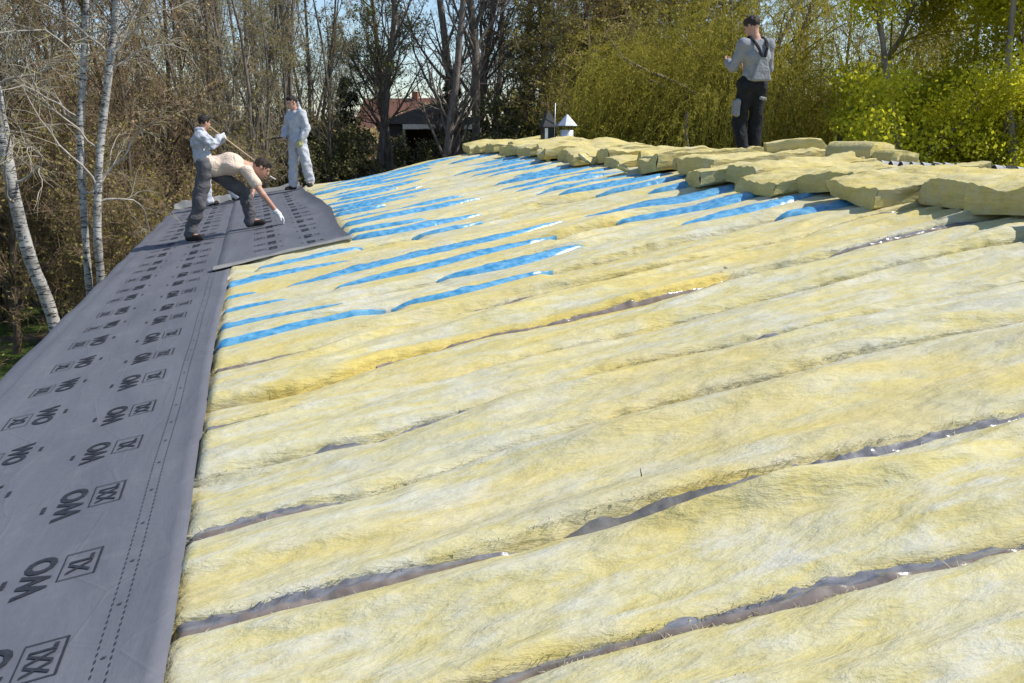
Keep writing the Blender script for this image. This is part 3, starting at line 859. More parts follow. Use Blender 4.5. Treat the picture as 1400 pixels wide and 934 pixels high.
def build_underlay():
    # lower course along the eave
    lo = thing('roof_underlay', 'long grey printed roof underlay strip along the eave on the left', 'roof underlay', (-0.95, 2.0, RZ(-0.95)))
    loc = np.array(lo.location)
    z0 = lambda x, y: sheet_z(x, y, 0.0)
    ys = np.arange(Y0-0.05, 18.75, 0.055)
    right = -0.305 + 0.012*fbm(ys*1.1, ys*0, 3) + 0.012*np.sin(ys*0.9)
    # small step in the edge where two lengths meet
    right = right + 0.012*(ys > 3.85)*np.exp(-(ys-3.85)/1.2)
    nx = 26
    q = np.linspace(0, 1, nx)
    X = (EAVE)*(1-q)[None, :] + right[:, None]*q[None, :]
    Y = np.repeat(ys[:, None], nx, 1)
    Z = z0(X, Y)
    Z = Z + 0.010*np.exp(-((X+1.46)/0.018)**2) + 0.004*np.exp(-((X+1.40)/0.012)**2)   # crease near the eave
    Z[:, -1] += 0.004 + 0.006*vnoise(ys*3, ys*0, 8)
    lip = np.stack([np.full(len(ys), EAVE-0.012), ys, z0(np.full(len(ys), EAVE), ys)-0.015], 1)
    lip2 = lip + np.array([0.0, 0, -0.11]); 
    top = np.concatenate([lip2[:, None], lip[:, None], np.stack([X, Y, Z], -1)], 1)
    edge = top[:, -1].copy(); edge[:, 2] -= 0.012; edge[:, 0] -= 0.002
    top = np.concatenate([top, edge[:, None]], 1)
    obj('sheet', mesh_from('underlay_sheet', top.reshape(-1, 3)-loc, grid_faces(len(ys), nx+3)), M['underlay'], lo)
    for i, y in enumerate(np.arange(2.86-0.5755*6, 18.4, 0.5755)):
        print_mark(-0.752, y, False, i % 2 == 1 or i == 5, z0, lo)
        print_mark(-1.130, y+0.28, True, i % 2 == 0, z0, lo)
    for x in (-0.475, -0.435):
        dashed(x, Y0+0.1, 9.0, z0, lo, M['ink'])
    dashed(-1.50, Y0+0.1, 12, z0, lo, M['ink_faint'], 0.06, 0.05, 0.003)
    # short cross rungs between the two dashed lines
    V = []
    for y in np.arange(2.22, 9, 0.2878):
        V += [(-0.461, y), (-0.449, y), (-0.449, y+0.010), (-0.461, y+0.010)]
    V = np.array(V); P = np.stack([V[:, 0], V[:, 1], z0(V[:, 0], V[:, 1]) + 0.0036], 1) - loc
    obj('lap_mark', mesh_from('lap_mark', P, np.arange(len(V)).reshape(-1, 4), False), M['ink_faint'], lo)
    # gathered far end of the lower course
    n, m_ = 40, 12
    u = np.linspace(0, 1, n); a = np.linspace(0, 1, m_)
    U, A = np.meshgrid(u, a, indexing='ij')
    x = -1.58 + 1.15*U; y = 18.55 + 0.42*A + 0.05*fbm(U*4, A*2, 3)
    z = RZ(x) + 0.02 + 0.13*np.sin(np.pi*np.clip(A*1.05, 0, 1))*(0.55+0.9*vnoise(U*7, A*1.5, 12)) + 0.03*fbm(U*16, A*5, 6)
    obj('gathered_end', mesh_from('gathered_end', (np.stack([x, y, z], -1)-loc).reshape(-1, 3), grid_faces(n, m_)), M['underlay_back'], lo)

    # upper course, unrolled from the far end, its loose near end folded back
    up = thing('roof_underlay', 'shorter grey printed underlay sheet the workers stand on, folded back at its near edge', 'roof underlay', (0.25, 12.0, RZ(0.25)))
    loc = np.array(up.location)
    LIFT = 0.032
    z1 = lambda x, y: sheet_z(x, y, LIFT) + 0.0
    nx, ny = 30, 150
    U, Vv = np.meshgrid(np.linspace(0, 1, nx), np.linspace(0, 1, ny), indexing='ij')
    near = 9.02 + 0.26*U + 0.03*fbm(U*3, U*0, 9); far = 18.3 - 0.3*U
    Y = near + (far-near)*Vv
    X = -0.43 + (1.36 + 0.05*np.sin(Y*1.1) - 0.10*sstep(15, 18, Y))*U
    Z = z1(X, Y) + 0.05*U**14*(0.6+0.7*vnoise(Y*0.9, Y*0, 4)) + 0.03*sstep(0.985, 1.0, Vv)
    Z[0, :] -= 0.03
    obj('sheet', mesh_from('underlay_sheet', (np.stack([X, Y, Z], -1)-loc).reshape(-1, 3), grid_faces(nx, ny)[:, ::-1]), M['underlay'], up)
    # folded-back lip: a flattened roll along the near edge
    nu, nr = 60, 14
    u = np.linspace(0, 1, nu); an = np.linspace(0, 2*np.pi, nr, endpoint=False)
    V = np.zeros((nu, nr, 3))
    for i, uu in enumerate(u):
        x = -0.47 + 1.40*uu; y = 9.02 + 0.26*uu + 0.03*float(fbm(np.array(uu*3), np.array(0.0), 9)) 
        wob = float(vnoise(np.array(uu*6.0), np.array(0.3), 19)); 
        ry = 0.040 + 0.05*wob; rz_ = 0.004 + 0.026*float(vnoise(np.array(uu*4.0), np.array(3.3), 29))**2 + 0.016*math.exp(-((uu-0.52)/0.10)**2)
        sh = 0.05*(0.5-wob)
        V[i, :, 0] = x; V[i, :, 1] = y - 0.01 + sh + ry*np.cos(an); V[i, :, 2] = RZ(x) + 0.055 + rz_*np.sin(an)*(1+0.3*np.cos(an)) - 0.02*(1-uu)
    a = (np.arange(nu-1)[:, None]*nr + np.arange(nr)[None, :]).ravel(); b = (np.arange(nu-1)[:, None]*nr + (np.arange(nr)[None, :]+1) % nr).ravel()
    F = [np.stack([a, b, b+nr, a+nr], 1), np.array([np.arange(nr)[::-1]]), np.array([(nu-1)*nr + np.arange(nr)])]
    obj('folded_edge', mesh_from('folded_edge', V.reshape(-1, 3)-loc, F), M['underlay_back'], up)
    # turned-up far end
    nu, m_ = 40, 8
    U, A = np.meshgrid(np.linspace(0, 1, nu), np.linspace(0, 1, m_), indexing='ij')
    x = -0.43 + 1.26*U; y = 18.28 - 0.3*U + 0.22*A; z = RZ(x) + 0.075 + 0.10*np.sin(np.pi*A*0.75)*(0.6+0.5*vnoise(U*6, A, 5))
    obj('turned_end', mesh_from('turned_end', (np.stack([x, y, z], -1)-loc).reshape(-1, 3), grid_faces(nu, m_)), M['underlay_back'], up)
    for i, y in enumerate(np.arange(9.55, 17.9, 0.5755)):
        print_mark(0.53, y, False, i % 2 == 0, z1, up)
        print_mark(0.13, y+0.06, True, i % 2 == 1, z1, up)
build_underlay()
#@@PART2@@
# ------------------------------------------------------------------ vent and cowl at the ridge
def build_vent():
    x, y = 6.42, 18.1
    z = RZ(RIDGE) - 0.25
    v = thing('roof_vent', 'shiny zinc vent pipe with a conical cap at the far ridge', 'vent', (x, y, z))
    m = MB(); m.lathe([(0.150, 0), (0.150, 0.52), (0.135, 0.525)], n=24); m.build('pipe', M['zinc'], v, True)
    m = MB(); m.lathe([(0.16, 0.20), (0.164, 0.205), (0.164, 0.235), (0.16, 0.24)], n=24); m.build('seam_band', M['zinc'], v, True)
    m = MB(); m.lathe([(0.235, 0.60), (0.225, 0.615), (0.02, 0.815), (0.0, 0.82)], n=8, a0=0.3); m.build('cap', M['zinc'], v, False)
    for a in (0.4, 2.5, 4.6):
        m = MB(); m.box((0.138*math.cos(a)-.008, 0.138*math.sin(a)-.008, 0.50), (0.138*math.cos(a)+.008, 0.138*math.sin(a)+.008, 0.625)); m.build('bracket', M['dark_metal'], v)
    v.scale = (0.95, 0.95, 1.08)
    c = thing('chimney_cowl', 'dark metal cowl with a pointed hood and thin rod, left of the zinc vent', 'chimney', (x-0.30, y+0.35, z))
    m = MB(); m.box((-0.14, -0.14, 0), (0.14, 0.14, 0.62)); m.build('shaft', M['dark_metal'], c)
    m = MB(); m.lathe([(0.26, 0.62), (0.25, 0.64), (0.03, 0.95), (0.0, 0.955)], n=4, a0=R(45)); m.build('hood', M['dark_metal'], c)
    m = MB(); m.rod((0.09, -0.155, 0.0), (0.11, -0.155, 1.12), 0.007); m.build('rod', M['zinc'], c, True)
    c.scale = (0.95, 0.95, 1.0)
    m = MB(); m.box((-0.13, -0.160, 0.05), (-0.06, -0.146, 0.60)); m.build('flashing_strip', M['zinc'], c)
build_vent()

# ------------------------------------------------------------------ debris on the wool
def debris(name, x, y, h, size, n, label, mat, tall=1.0):
    m = MB(); r = random.Random(int(x*100))
    for i in range(n):
        a = r.uniform(0, 6.28); e = r.uniform(0.2, 1.2)*tall
        p = (r.uniform(-size, size)*0.4, r.uniform(-size, size)*0.4, 0.0)
        d = (math.cos(a)*math.cos(e), math.sin(a)*math.cos(e), math.sin(e))
        L = size*r.uniform(0.5, 1.2)
        m.rod(p, [p[j]+d[j]*L for j in range(3)], size*0.09, size*0.03, 5)
    o = m.build(name, mat, None, True, (x, y, RZ(x)+h))
    tag(o, label, 'debris', 'plant bits fallen on the wool')
M['litter'] = mottled('dry_litter', (0.03, 0.022, 0.015), (0.09, 0.065, 0.04), 30, 0.9)
debris('seed_cluster', 0.9, 1.42, 0.006, 0.02, 14, 'dark dry seed cluster on the wool below the brown film gap', M['litter'])
debris('twig', 1.13, 2.42, 0.0, 0.035, 2, 'tiny upright dark twig on the wool above the grey film gap', M['litter'], 1.6)
debris('seed_cluster', 0.05, 2.66, 0.004, 0.010, 6, 'tiny dark speck of litter on the wool near the underlay', M['litter'])
debris('seed_cluster', 2.72, 4.75, 0.02, 0.018, 8, 'dark litter speck at the end of the orange seam', M['litter'])

# ------------------------------------------------------------------ houses behind the trees
def house(px, dist, w, d, hw, hr, label, wall, roof, rot=0.0, extra=None):
    x, y = at(px, dist)
    h = thing('house', label, 'house', (x, y, 0), rot)
    m = MB()
    m.add([(-w/2,-d/2,-0.5),(w/2,-d/2,-0.5),(w/2,d/2,-0.5),(-w/2,d/2,-0.5),(-w/2,-d/2,hw),(w/2,-d/2,hw),(w/2,d/2,hw),(-w/2,d/2,hw),(-w/2,0,hw+hr-0.1),(w/2,0,hw+hr-0.1)],
          [(3,2,1,0),(0,1,5,4),(2,3,7,6),(1,2,6,9,5),(3,0,4,8,7),(4,5,9,8),(6,7,8,9)])
    m.build('wall', wall, h)
    rf = None
    for s in (-1, 1):
        m = MB(); ov = 0.4; t_ = 0.14
        k = hr/(d/2)
        a = (-w/2-ov, s*(d/2+ov), hw-ov*k+0.02); b = (w/2+ov, s*(d/2+ov), hw-ov*k+0.02); c = (w/2+ov, s*0.01, hw+hr+0.02); e = (-w/2-ov, s*0.01, hw+hr+0.02)
        up = np.array([0, 0, t_]); q = np.array([a, b, c, e])
        m.add(np.concatenate([q, q+up]), [(3,2,1,0),(4,5,6,7),(0,1,5,4),(1,2,6,5),(2,3,7,6),(3,0,4,7)])
        rf = m.build('roof', roof, h)
    m = MB(); m.box((w*0.2, -0.3, hw+hr-0.6), (w*0.2+0.6, 0.3, hw+hr+0.8)); m.build('chimney', M['brick'], rf)
    # windows on the face turned to the camera
    for i in range(3):
        xx = -w/2 + w*(i+0.5)/3
        m = MB(); m.box((xx-0.55, -d/2-0.03, hw-1.75), (xx+0.55, -d/2+0.02, hw-0.45)); wi = m.build('window', M['glass'], h)
        m = MB()
        for (x0, x1, z0, z1) in ((xx-.62, xx-.55, hw-1.82, hw-.38), (xx+.55, xx+.62, hw-1.82, hw-.38), (xx-.55, xx+.55, hw-.45, hw-.38), (xx-.55, xx+.55, hw-1.82, hw-1.75), (xx-.03, xx+.03, hw-1.75, hw-.45)):
            m.box((x0, -d/2-0.07, z0), (x1, -d/2-0.005, z1))
        m.build('frame', M['white'], wi)
    return h
M['brick'] = mottled('red_brick', (0.25, 0.09, 0.055), (0.38, 0.15, 0.09), 8, 0.9)
M['tiles'] = mottled('red_roof_tiles', (0.14, 0.062, 0.046), (0.21, 0.098, 0.07), 5, 0.85, stretch=(6, 1, 1))
M['glass'] = mottled('window_glass', (0.03, 0.035, 0.04), (0.05, 0.055, 0.06), 4, 0.08, 0.0, spec=0.7)
M['dark_wood'] = mottled('dark_cladding', (0.022, 0.023, 0.026), (0.045, 0.046, 0.05), 5, 0.7, stretch=(1, 1, 9))
M['slate'] = mottled('dark_roof', (0.025, 0.027, 0.032), (0.055, 0.058, 0.065), 6, 0.6)
M['fascia'] = mottled('weathered_fascia', (0.26, 0.27, 0.26), (0.40, 0.41, 0.40), 7, 0.8)
M['cream'] = mottled('cream_render', (0.55, 0.50, 0.42), (0.66, 0.62, 0.55), 4, 0.9)
house(548, 95, 7, 6.5, 5.9, 2.7, 'house with a red tiled roof behind the dark shed and bare trees', M['cream'], M['tiles'], R(-28))
house(62, 58, 7, 6, 4.2, 1.8, 'pale rendered house half hidden behind the birches on the left', M['cream'], M['slate'], R(12))
house(895, 55, 6, 6, 4.4, 2.4, 'dark house with a white framed window behind the trees right of the vent', M['dark_wood'], M['slate'], R(-20))
def shed():
    x, y = at(588, 60)
    s = thing('shed', 'dark wooden carport shed with a white fascia beam behind the trees', 'shed', (x, y, 0), R(-8))
    w, d = 6.6, 5.0; hw = 5.85; hr = 1.3
    m = MB()                                    # side and rear walls, open front
    m.box((-w/2, -d/2, -0.4), (-w/2+1.4, -d/2+0.12, hw)); m.build('wall', M['dark_wood'], s)
    for bx in ((-w/2, -d/2+0.12, -0.4, -w/2+0.12, d/2, hw), (w/2-0.12, -d/2+0.12, -0.4, w/2, d/2, hw), (-w/2+0.12, d/2-0.12, -0.4, w/2-0.12, d/2, hw)):
        m = MB(); m.box(bx[:3], bx[3:]); m.build('wall', M['dark_wood'], s)
    m = MB(); z = hw
    m.add([(-w/2-.3,-d/2-.3,z+.02),(w/2+.3,-d/2-.3,z+.02),(0,-d/2-.3,z+hr),(-w/2-.3,d/2+.3,z+.02),(w/2+.3,d/2+.3,z+.02),(0,d/2+.3,z+hr)],
          [(0,1,2),(5,4,3),(0,2,5,3),(1,4,5,2),(0,3,4,1)])
    m.build('roof', M['slate'], s)
    m = MB(); m.box((-w/2+1.45, -d/2-.36, z-0.30), (w/2+.3, -d/2-.305, z)); m.build('fascia_beam', M['fascia'], s)
    m = MB(); m.box((-w/2+1.45, -d/2-.10, -0.4), (-w/2+1.60, -d/2+.05, z-0.3)); m.build('post', M['fascia'], s)
    m = MB(); m.box((w/2-1.9, -d/2-.33, z+0.62), (w/2-1.0, -d/2-.305, z+0.68)); m.build('trim_board', M['white'], s)
shed()

# ------------------------------------------------------------------ trees
def unit(a): return a/np.maximum(np.linalg.norm(a, axis=-1, keepdims=True), 1e-9)
def grow(P0, D0, L, R0, S, wander, trop, r, taper=0.75):
    """N branches at once; returns points (N,S,3), radii (N,S)"""
    N = len(P0); P = np.zeros((N, S, 3)); P[:, 0] = P0; D = unit(D0.copy())
    st = (L/(S-1))[:, None]
    for i in range(1, S):
        D = unit(D + wander*r.normal(size=(N, 3)) + np.asarray(trop)[None, :])
        P[:, i] = P[:, i-1] + D*st
    Rr = R0[:, None]*(1 - taper*np.linspace(0, 1, S)[None, :])
    return P, Rr
def kids(P, Rr, L, m, r, t0, ang, lr, rr, t1=1.0, power=1.0, shape=None):
    """m children per branch"""
    N, S, _ = P.shape
    t_ = t0 + (t1-t0)*r.random((N, m))**power
    f = t_*(S-1); i = np.minimum(f.astype(int), S-2); fr = (f-i)[..., None]
    idx = np.arange(N)[:, None]
    p = P[idx, i]*(1-fr) + P[idx, i+1]*fr
    T = unit(P[idx, i+1]-P[idx, i])
    rad = Rr[idx, i]
    rv = r.normal(size=(N, m, 3)); side = unit(np.cross(T, rv))
    a = ang[0] + (ang[1]-ang[0])*r.random((N, m))
    D = T*np.cos(a)[..., None] + side*np.sin(a)[..., None]
    ln = L[:, None]*lr*(1-0.55*t_)*(0.7+0.6*r.random((N, m)))
    if shape is not None: ln = ln*shape(t_)
    return p.reshape(-1, 3), D.reshape(-1, 3), ln.ravel(), np.minimum(rad*rr, rad*0.9).ravel()
def tubes(P, Rr, sides):
    N, S, _ = P.shape
    T = np.gradient(P, axis=1); T = unit(T)
    ref = np.cross(unit(P[:, -1]-P[:, 0]), np.array([0.31, 0.77, 0.55])); ref = unit(ref)[:, None, :]
    n1 = unit(np.cross(T, np.broadcast_to(ref, T.shape))); n2 = np.cross(T, n1)
    a = np.arange(sides)*2*np.pi/sides
    V = P[:, :, None] + Rr[:, :, None, None]*(n1[:, :, None]*np.cos(a)[None, None, :, None] + n2[:, :, None]*np.sin(a)[None, None, :, None])
    base = (np.arange(N)[:, None, None]*S + np.arange(S-1)[None, :, None])*sides
    j = np.arange(sides)[None, None, :]; j2 = (j+1) % sides
    F = np.stack([base+j, base+j2, base+sides+j2, base+sides+j], -1).reshape(-1, 4)
    return V.reshape(-1, 3), F
def ribbons(P, w, r):
    """thin twigs as slender three-sided slivers (tapering to a point)"""
    N, S, _ = P.shape
    Rr = np.broadcast_to((w if np.ndim(w) else np.full(N, w))[:, None]*(1-0.7*np.linspace(0, 1, S))[None, :], (N, S))
    return tubes(P, Rr, 3)
def leaves(C, size, r, hang=0.0, aspect=0.55):
    """small pointed four-sided leaves at points C"""
    N = len(C)
    d = r.normal(size=(N, 3)); d[:, 2] -= hang; d = unit(d)
    s = unit(np.cross(d, r.normal(size=(N, 3))))
    sz = (size*(0.6+0.8*r.random(N)))[:, None]
    up = np.cross(d, s)
    V = np.stack([C, C + d*sz*0.5 + s*sz*aspect*0.5, C + d*sz + up*sz*0.15, C + d*sz*0.5 - s*sz*aspect*0.5], 1)
    return V.reshape(-1, 3), np.arange(N*4).reshape(-1, 4)
def along(P, m, r, jit=0.0, t0=0.1):
    N, S, _ = P.shape
    t_ = t0 + (1-t0)*r.random((N, m)); f = t_*(S-1); i = np.minimum(f.astype(int), S-2); fr = (f-i)[..., None]
    idx = np.arange(N)[:, None]
    p = P[idx, i]*(1-fr) + P[idx, i+1]*fr
    return (p + jit*r.normal(size=p.shape)).reshape(-1, 3)
def cat(parts):
    V = []; F = []; n = 0
    for v, f in parts:
        V.append(v); F.append(f+n); n += len(v)
    return np.concatenate(V), np.concatenate(F)
PROTO = {}
def proto(name, trunk_parts, crown_twigs, crown_leaves, mats):
    tv, tf = cat(trunk_parts)
    tm = mesh_from(name + '_trunk', tv, tf); tm.materials.append(M[mats[0]])
    parts = []; ids = []
    for lst, mi in ((crown_twigs, 0), (crown_leaves, 1)):
        for v, f in lst: parts.append((v, f)); ids.append(np.full(len(f), mi, np.int32))
    cv, cf = cat(parts)
    cm = mesh_from(name + '_crown', cv, cf); cm.materials.append(M[mats[1]]); cm.materials.append(M[mats[2]])
    cm.polygons.foreach_set('material_index', np.concatenate(ids))
    PROTO[name] = (tm, cm)
def plant(kind, name, label, cat_, x, y, s=1.0, rz=0.0, group=None, sz=None, z=0.0):
    tm, cm = PROTO[kind]
    o = thing(name, label, cat_, (x, y, z-0.15), rz, group)
    o.scale = (s, s, sz or s)
    obj('trunk', tm, None, o); obj('crown', cm, None, o)
    return o

def deciduous(name, seed, H, r0, mats, n1=34, n2=7, n3=7, n4=4, start=0.18, spread=(0.5, 1.0), l1=0.30, up=0.06, leaf=0.0, lsize=0.05, lmul=3, stems=1, lean=0.05, droop=0.0, twig=0.006, wand=0.05):
    r = np.random.default_rng(seed)
    P0 = r.normal(size=(stems, 3))*0.25*(stems > 1); P0[:, 2] = 0
    D0 = np.tile([0, 0, 1.0], (stems, 1)) + r.normal(size=(stems, 3))*(lean if stems == 1 else 0.16)
    L0 = H*(0.8+0.3*r.random(stems)); R0 = np.full(stems, r0)*(0.7+0.5*r.random(stems))
    P, Rr = grow(P0, D0, L0, R0, 16, wand, (0, 0, 0.05), r, 0.85)
    Rr[:, 0] *= 1.35
    tr = [tubes(P, Rr, 9)]
    p, d, l, ra = kids(P, Rr, L0, max(6, n1//stems), r, start, spread, l1, 0.42)
    P1, R1 = grow(p, d, l, ra, 8, 0.10, (0, 0, up), r, 0.8)
    tr.append(tubes(P1, R1, 5))
    p, d, l, ra = kids(P1, R1, l, n2, r, 0.2, (0.5, 1.1), 0.55, 0.55)
    P2, R2 = grow(p, d, l, np.maximum(ra, twig*1.5), 6, 0.13, (0, 0, up*0.8-droop*0.5), r, 0.75)
    tw = [tubes(P2, R2, 4)]
    p, d, l, ra = kids(P2, R2, l, n3, r, 0.15, (0.4, 1.1), 0.62, 0.6)
    P3, R3 = grow(p, d, np.maximum(l, 0.25), np.maximum(ra, twig), 4, 0.16, (0, 0, up*0.5-droop), r, 0.7)
    tw.append(tubes(P3, R3, 3))
    src = P3
    if n4:
        p, d, l, ra = kids(P3, R3, l, n4, r, 0.1, (0.4, 1.0), 0.75, 0.7)
        P4, R4 = grow(p, d, np.maximum(l, 0.22), np.full(len(p), twig*0.8), 3, 0.2, (0, 0, -droop), r, 0.6)
        tw.append(tubes(P4, R4, 3)); src = P4
    lv = []
    if leaf > 0:
        C = along(src, lmul, r, 0.03)
        keep = r.random(len(C)) < leaf
        lv.append(leaves(C[keep], lsize, r, 0.2))
    proto(name, tr, tw, lv, mats)

deciduous('bare_brown_a', 11, 15, 0.15, ('bark_brown', 'twig_brown', 'bud_brown'), n1=40, n2=7, n3=6, n4=3, start=0.10, leaf=0.5, lsize=0.07, lmul=2)
deciduous('bare_brown_b', 12, 13, 0.13, ('bark_brown', 'twig_brown', 'bud_olive'), n1=44, n2=7, n3=6, n4=3, start=0.06, leaf=0.55, lsize=0.07, lmul=2, l1=0.26)
deciduous('stem_grey', 13, 15, 0.10, ('bark_grey', 'twig_grey', 'bud_olive'), n1=42, n2=6, n3=6, n4=3, start=0.12, spread=(0.25, 0.6), l1=0.24, up=0.12, leaf=0.6, lsize=0.075, lmul=2, stems=4)
deciduous('dark_tall', 14, 20, 0.26, ('bark_dark', 'twig_dark', 'bud_brown'), n1=28, n2=6, n3=5, n4=2, start=0.25, l1=0.22, up=0.10, leaf=0.12, lsize=0.06, lmul=2)
deciduous('dark_tall_b', 15, 19, 0.20, ('bark_grey', 'twig_dark', 'bud_brown'), n1=24, n2=6, n3=5, n4=2, start=0.32, spread=(0.4, 0.8), l1=0.24, up=0.10, leaf=0.1, lsize=0.06, lmul=2, lean=0.03)
deciduous('spring_green', 16, 17, 0.20, ('bark_dark', 'twig_dark', 'bud_green'), n1=34, n2=7, n3=6, n4=3, start=0.28, l1=0.24, up=0.12, leaf=0.75, lsize=0.10, lmul=2)
deciduous('olive_dense', 17, 16, 0.17, ('bark_brown', 'twig_brown', 'bud_olive'), n1=70, n2=7, n3=6, n4=3, start=0.04, spread=(0.9, 1.4), l1=0.20, up=-0.01, leaf=0.9, lsize=0.095, lmul=3, droop=0.10)
deciduous('shrub', 18, 4.2, 0.045, ('bark_brown', 'twig_brown', 'bud_olive'), n1=42, n2=6, n3=5, n4=2, start=0.08, spread=(0.3, 0.9), l1=0.40, up=0.05, leaf=0.7, lsize=0.07, lmul=2, stems=6, twig=0.005)
deciduous('dark_shrub', 19, 5.0, 0.06, ('bark_dark', 'twig_dark', 'ivy'), n1=42, n2=7, n3=6, n4=2, start=0.03, spread=(0.4, 1.1), l1=0.36, up=0.03, leaf=0.95, lsize=0.12, lmul=4, stems=5, twig=0.005)

def spruce(name, seed, H):
    r = np.random.default_rng(seed)
    P, Rr = grow(np.zeros((1, 3)), np.array([[0, 0, 1.0]]), np.array([H]), np.array([0.14]), 14, 0.01, (0, 0, 0.1), r, 0.95)
    tr = [tubes(P, Rr, 8)]
    n = 230
    t_ = 0.05 + 0.94*np.sort(r.random(n)); z = t_*H
    a = r.random(n)*6.283
    d = np.stack([np.cos(a), np.sin(a), -0.12+0.35*t_], 1)
    L = (1-t_)**0.85*H*0.26*(0.75+0.4*r.random(n)) + 0.12
    P1, R1 = grow(np.stack([0*z, 0*z, z], 1), d, L, 0.012+0.012*(1-t_), 7, 0.04, (0, 0, -0.02), r, 0.7)
    tw = [tubes(P1, R1, 3)]
    p, dd, l, ra = kids(P1, R1, L, 13, r, 0.12, (0.6, 1.1), 0.42, 0.6)
    P2, R2 = grow(p, dd, np.maximum(l, 0.08), np.full(len(p), 0.004), 3, 0.1, (0, 0, -0.12), r)
    lv = [leaves(along(P2, 6, r, 0.02), 0.11, r, 0.3, 0.28), leaves(along(P1, 22, r, 0.04), 0.12, r, 0.3, 0.28)]
    proto(name, tr, tw, lv, ('bark_dark', 'twig_dark', 'needle'))
spruce('spruce', 31, 7.5)

def willow(name, seed):
    r = np.random.default_rng(seed)
    P, Rr = grow(np.zeros((1, 3)), np.array([[0.08, 0.02, 1.0]]), np.array([6.0]), np.array([0.36]), 10, 0.07, (0, 0, 0.02), r, 0.5)
    tr = [tubes(P, Rr, 10)]
    p, d, l, ra = kids(P, Rr, np.array([8.5]), 20, r, 0.35, (0.35, 1.05), 0.95, 0.5)
    P1, R1 = grow(p, d, np.maximum(l, 3.2), ra, 12, 0.10, (0, 0, 0.03), r, 0.8)
    tr.append(tubes(P1, R1, 6))
    p, d, l, ra = kids(P1, R1, np.maximum(l, 3.2), 12, r, 0.2, (0.4, 1.1), 0.5, 0.5)
    P2, R2 = grow(p, d, np.maximum(l, 0.8), np.maximum(ra, 0.012), 7, 0.12, (0, 0, 0.0), r, 0.8)
    tw = [tubes(P2, R2, 4)]
    # hanging strands
    C = np.concatenate([along(P2, 12, r, 0.05, 0.2), along(P1, 16, r, 0.05, 0.3)])
    hd = C.copy(); hd[:, 2] = 0; hd = unit(hd)*0.45 + r.normal(size=C.shape)*0.3; hd[:, 2] = 0.25
    Ls = 1.0 + 3.2*r.random(len(C))**1.2
    Ls = np.minimum(Ls, np.maximum(C[:, 2]-0.4, 0.4))
    P3, R3 = grow(C, hd, Ls, np.full(len(C), 0.0055), 8, 0.09, (0, 0, -0.42), r, 0.6)
    tw.append(tubes(P3, R3, 3))
    lv = [leaves(along(P3, 30, r, 0.025), 0.085, r, 1.3, 0.24)]
    proto(name, tr, tw, lv, ('bark_dark', 'willow', 'willow'))
willow('willow', 41)

def leafy(name, seed, H, mats, nclump=300, lsize=0.12, per=60, rx=3.6, zc=0.55, cr=0.42):
    r = np.random.default_rng(seed)
    st = 3
    P, Rr = grow(r.normal(size=(st, 3))*np.array([.3, .3, 0]), np.tile([0, 0, 1.0], (st, 1))+0.12*r.normal(size=(st, 3)), np.full(st, H*0.9), np.full(st, 0.13), 12, 0.06, (0, 0, 0.10), r, 0.85)
    tr = [tubes(P, Rr, 8)]
    L0 = np.full(st, H)
    p, d, l, ra = kids(P, Rr, L0, 18, r, 0.08, (0.5, 1.2), 0.30, 0.5)
    P1, R1 = grow(p, d, l, ra, 8, 0.11, (0, 0, 0.04), r, 0.8)
    tr.append(tubes(P1, R1, 5))
    p, d, l, ra = kids(P1, R1, l, 9, r, 0.25, (0.5, 1.1), 0.5, 0.6)
    P2, R2 = grow(p, d, np.maximum(l, 0.35), np.maximum(ra, 0.007), 5, 0.14, (0, 0, 0.04), r, 0.7)
    tw = [tubes(P2, R2, 3)]
    tips = P2[:, 2:].reshape(-1, 3)
    sel = tips[r.random(len(tips)) < min(1.0, nclump/len(tips))]
    C = sel[:, None] + r.normal(size=(len(sel), per, 3))*np.array([cr*0.42, cr*0.42, cr*0.22])
    C = C.reshape(-1, 3); C = C[C[:, 2] > 0.2]
    lv = [leaves(C, lsize, r, 0.1, 0.8)]
    proto(name, tr, tw, lv, mats)
leafy('maple', 51, 8.5, ('bark_dark', 'twig_dark', 'maple'), nclump=2000, lsize=0.062, per=66, cr=0.55)

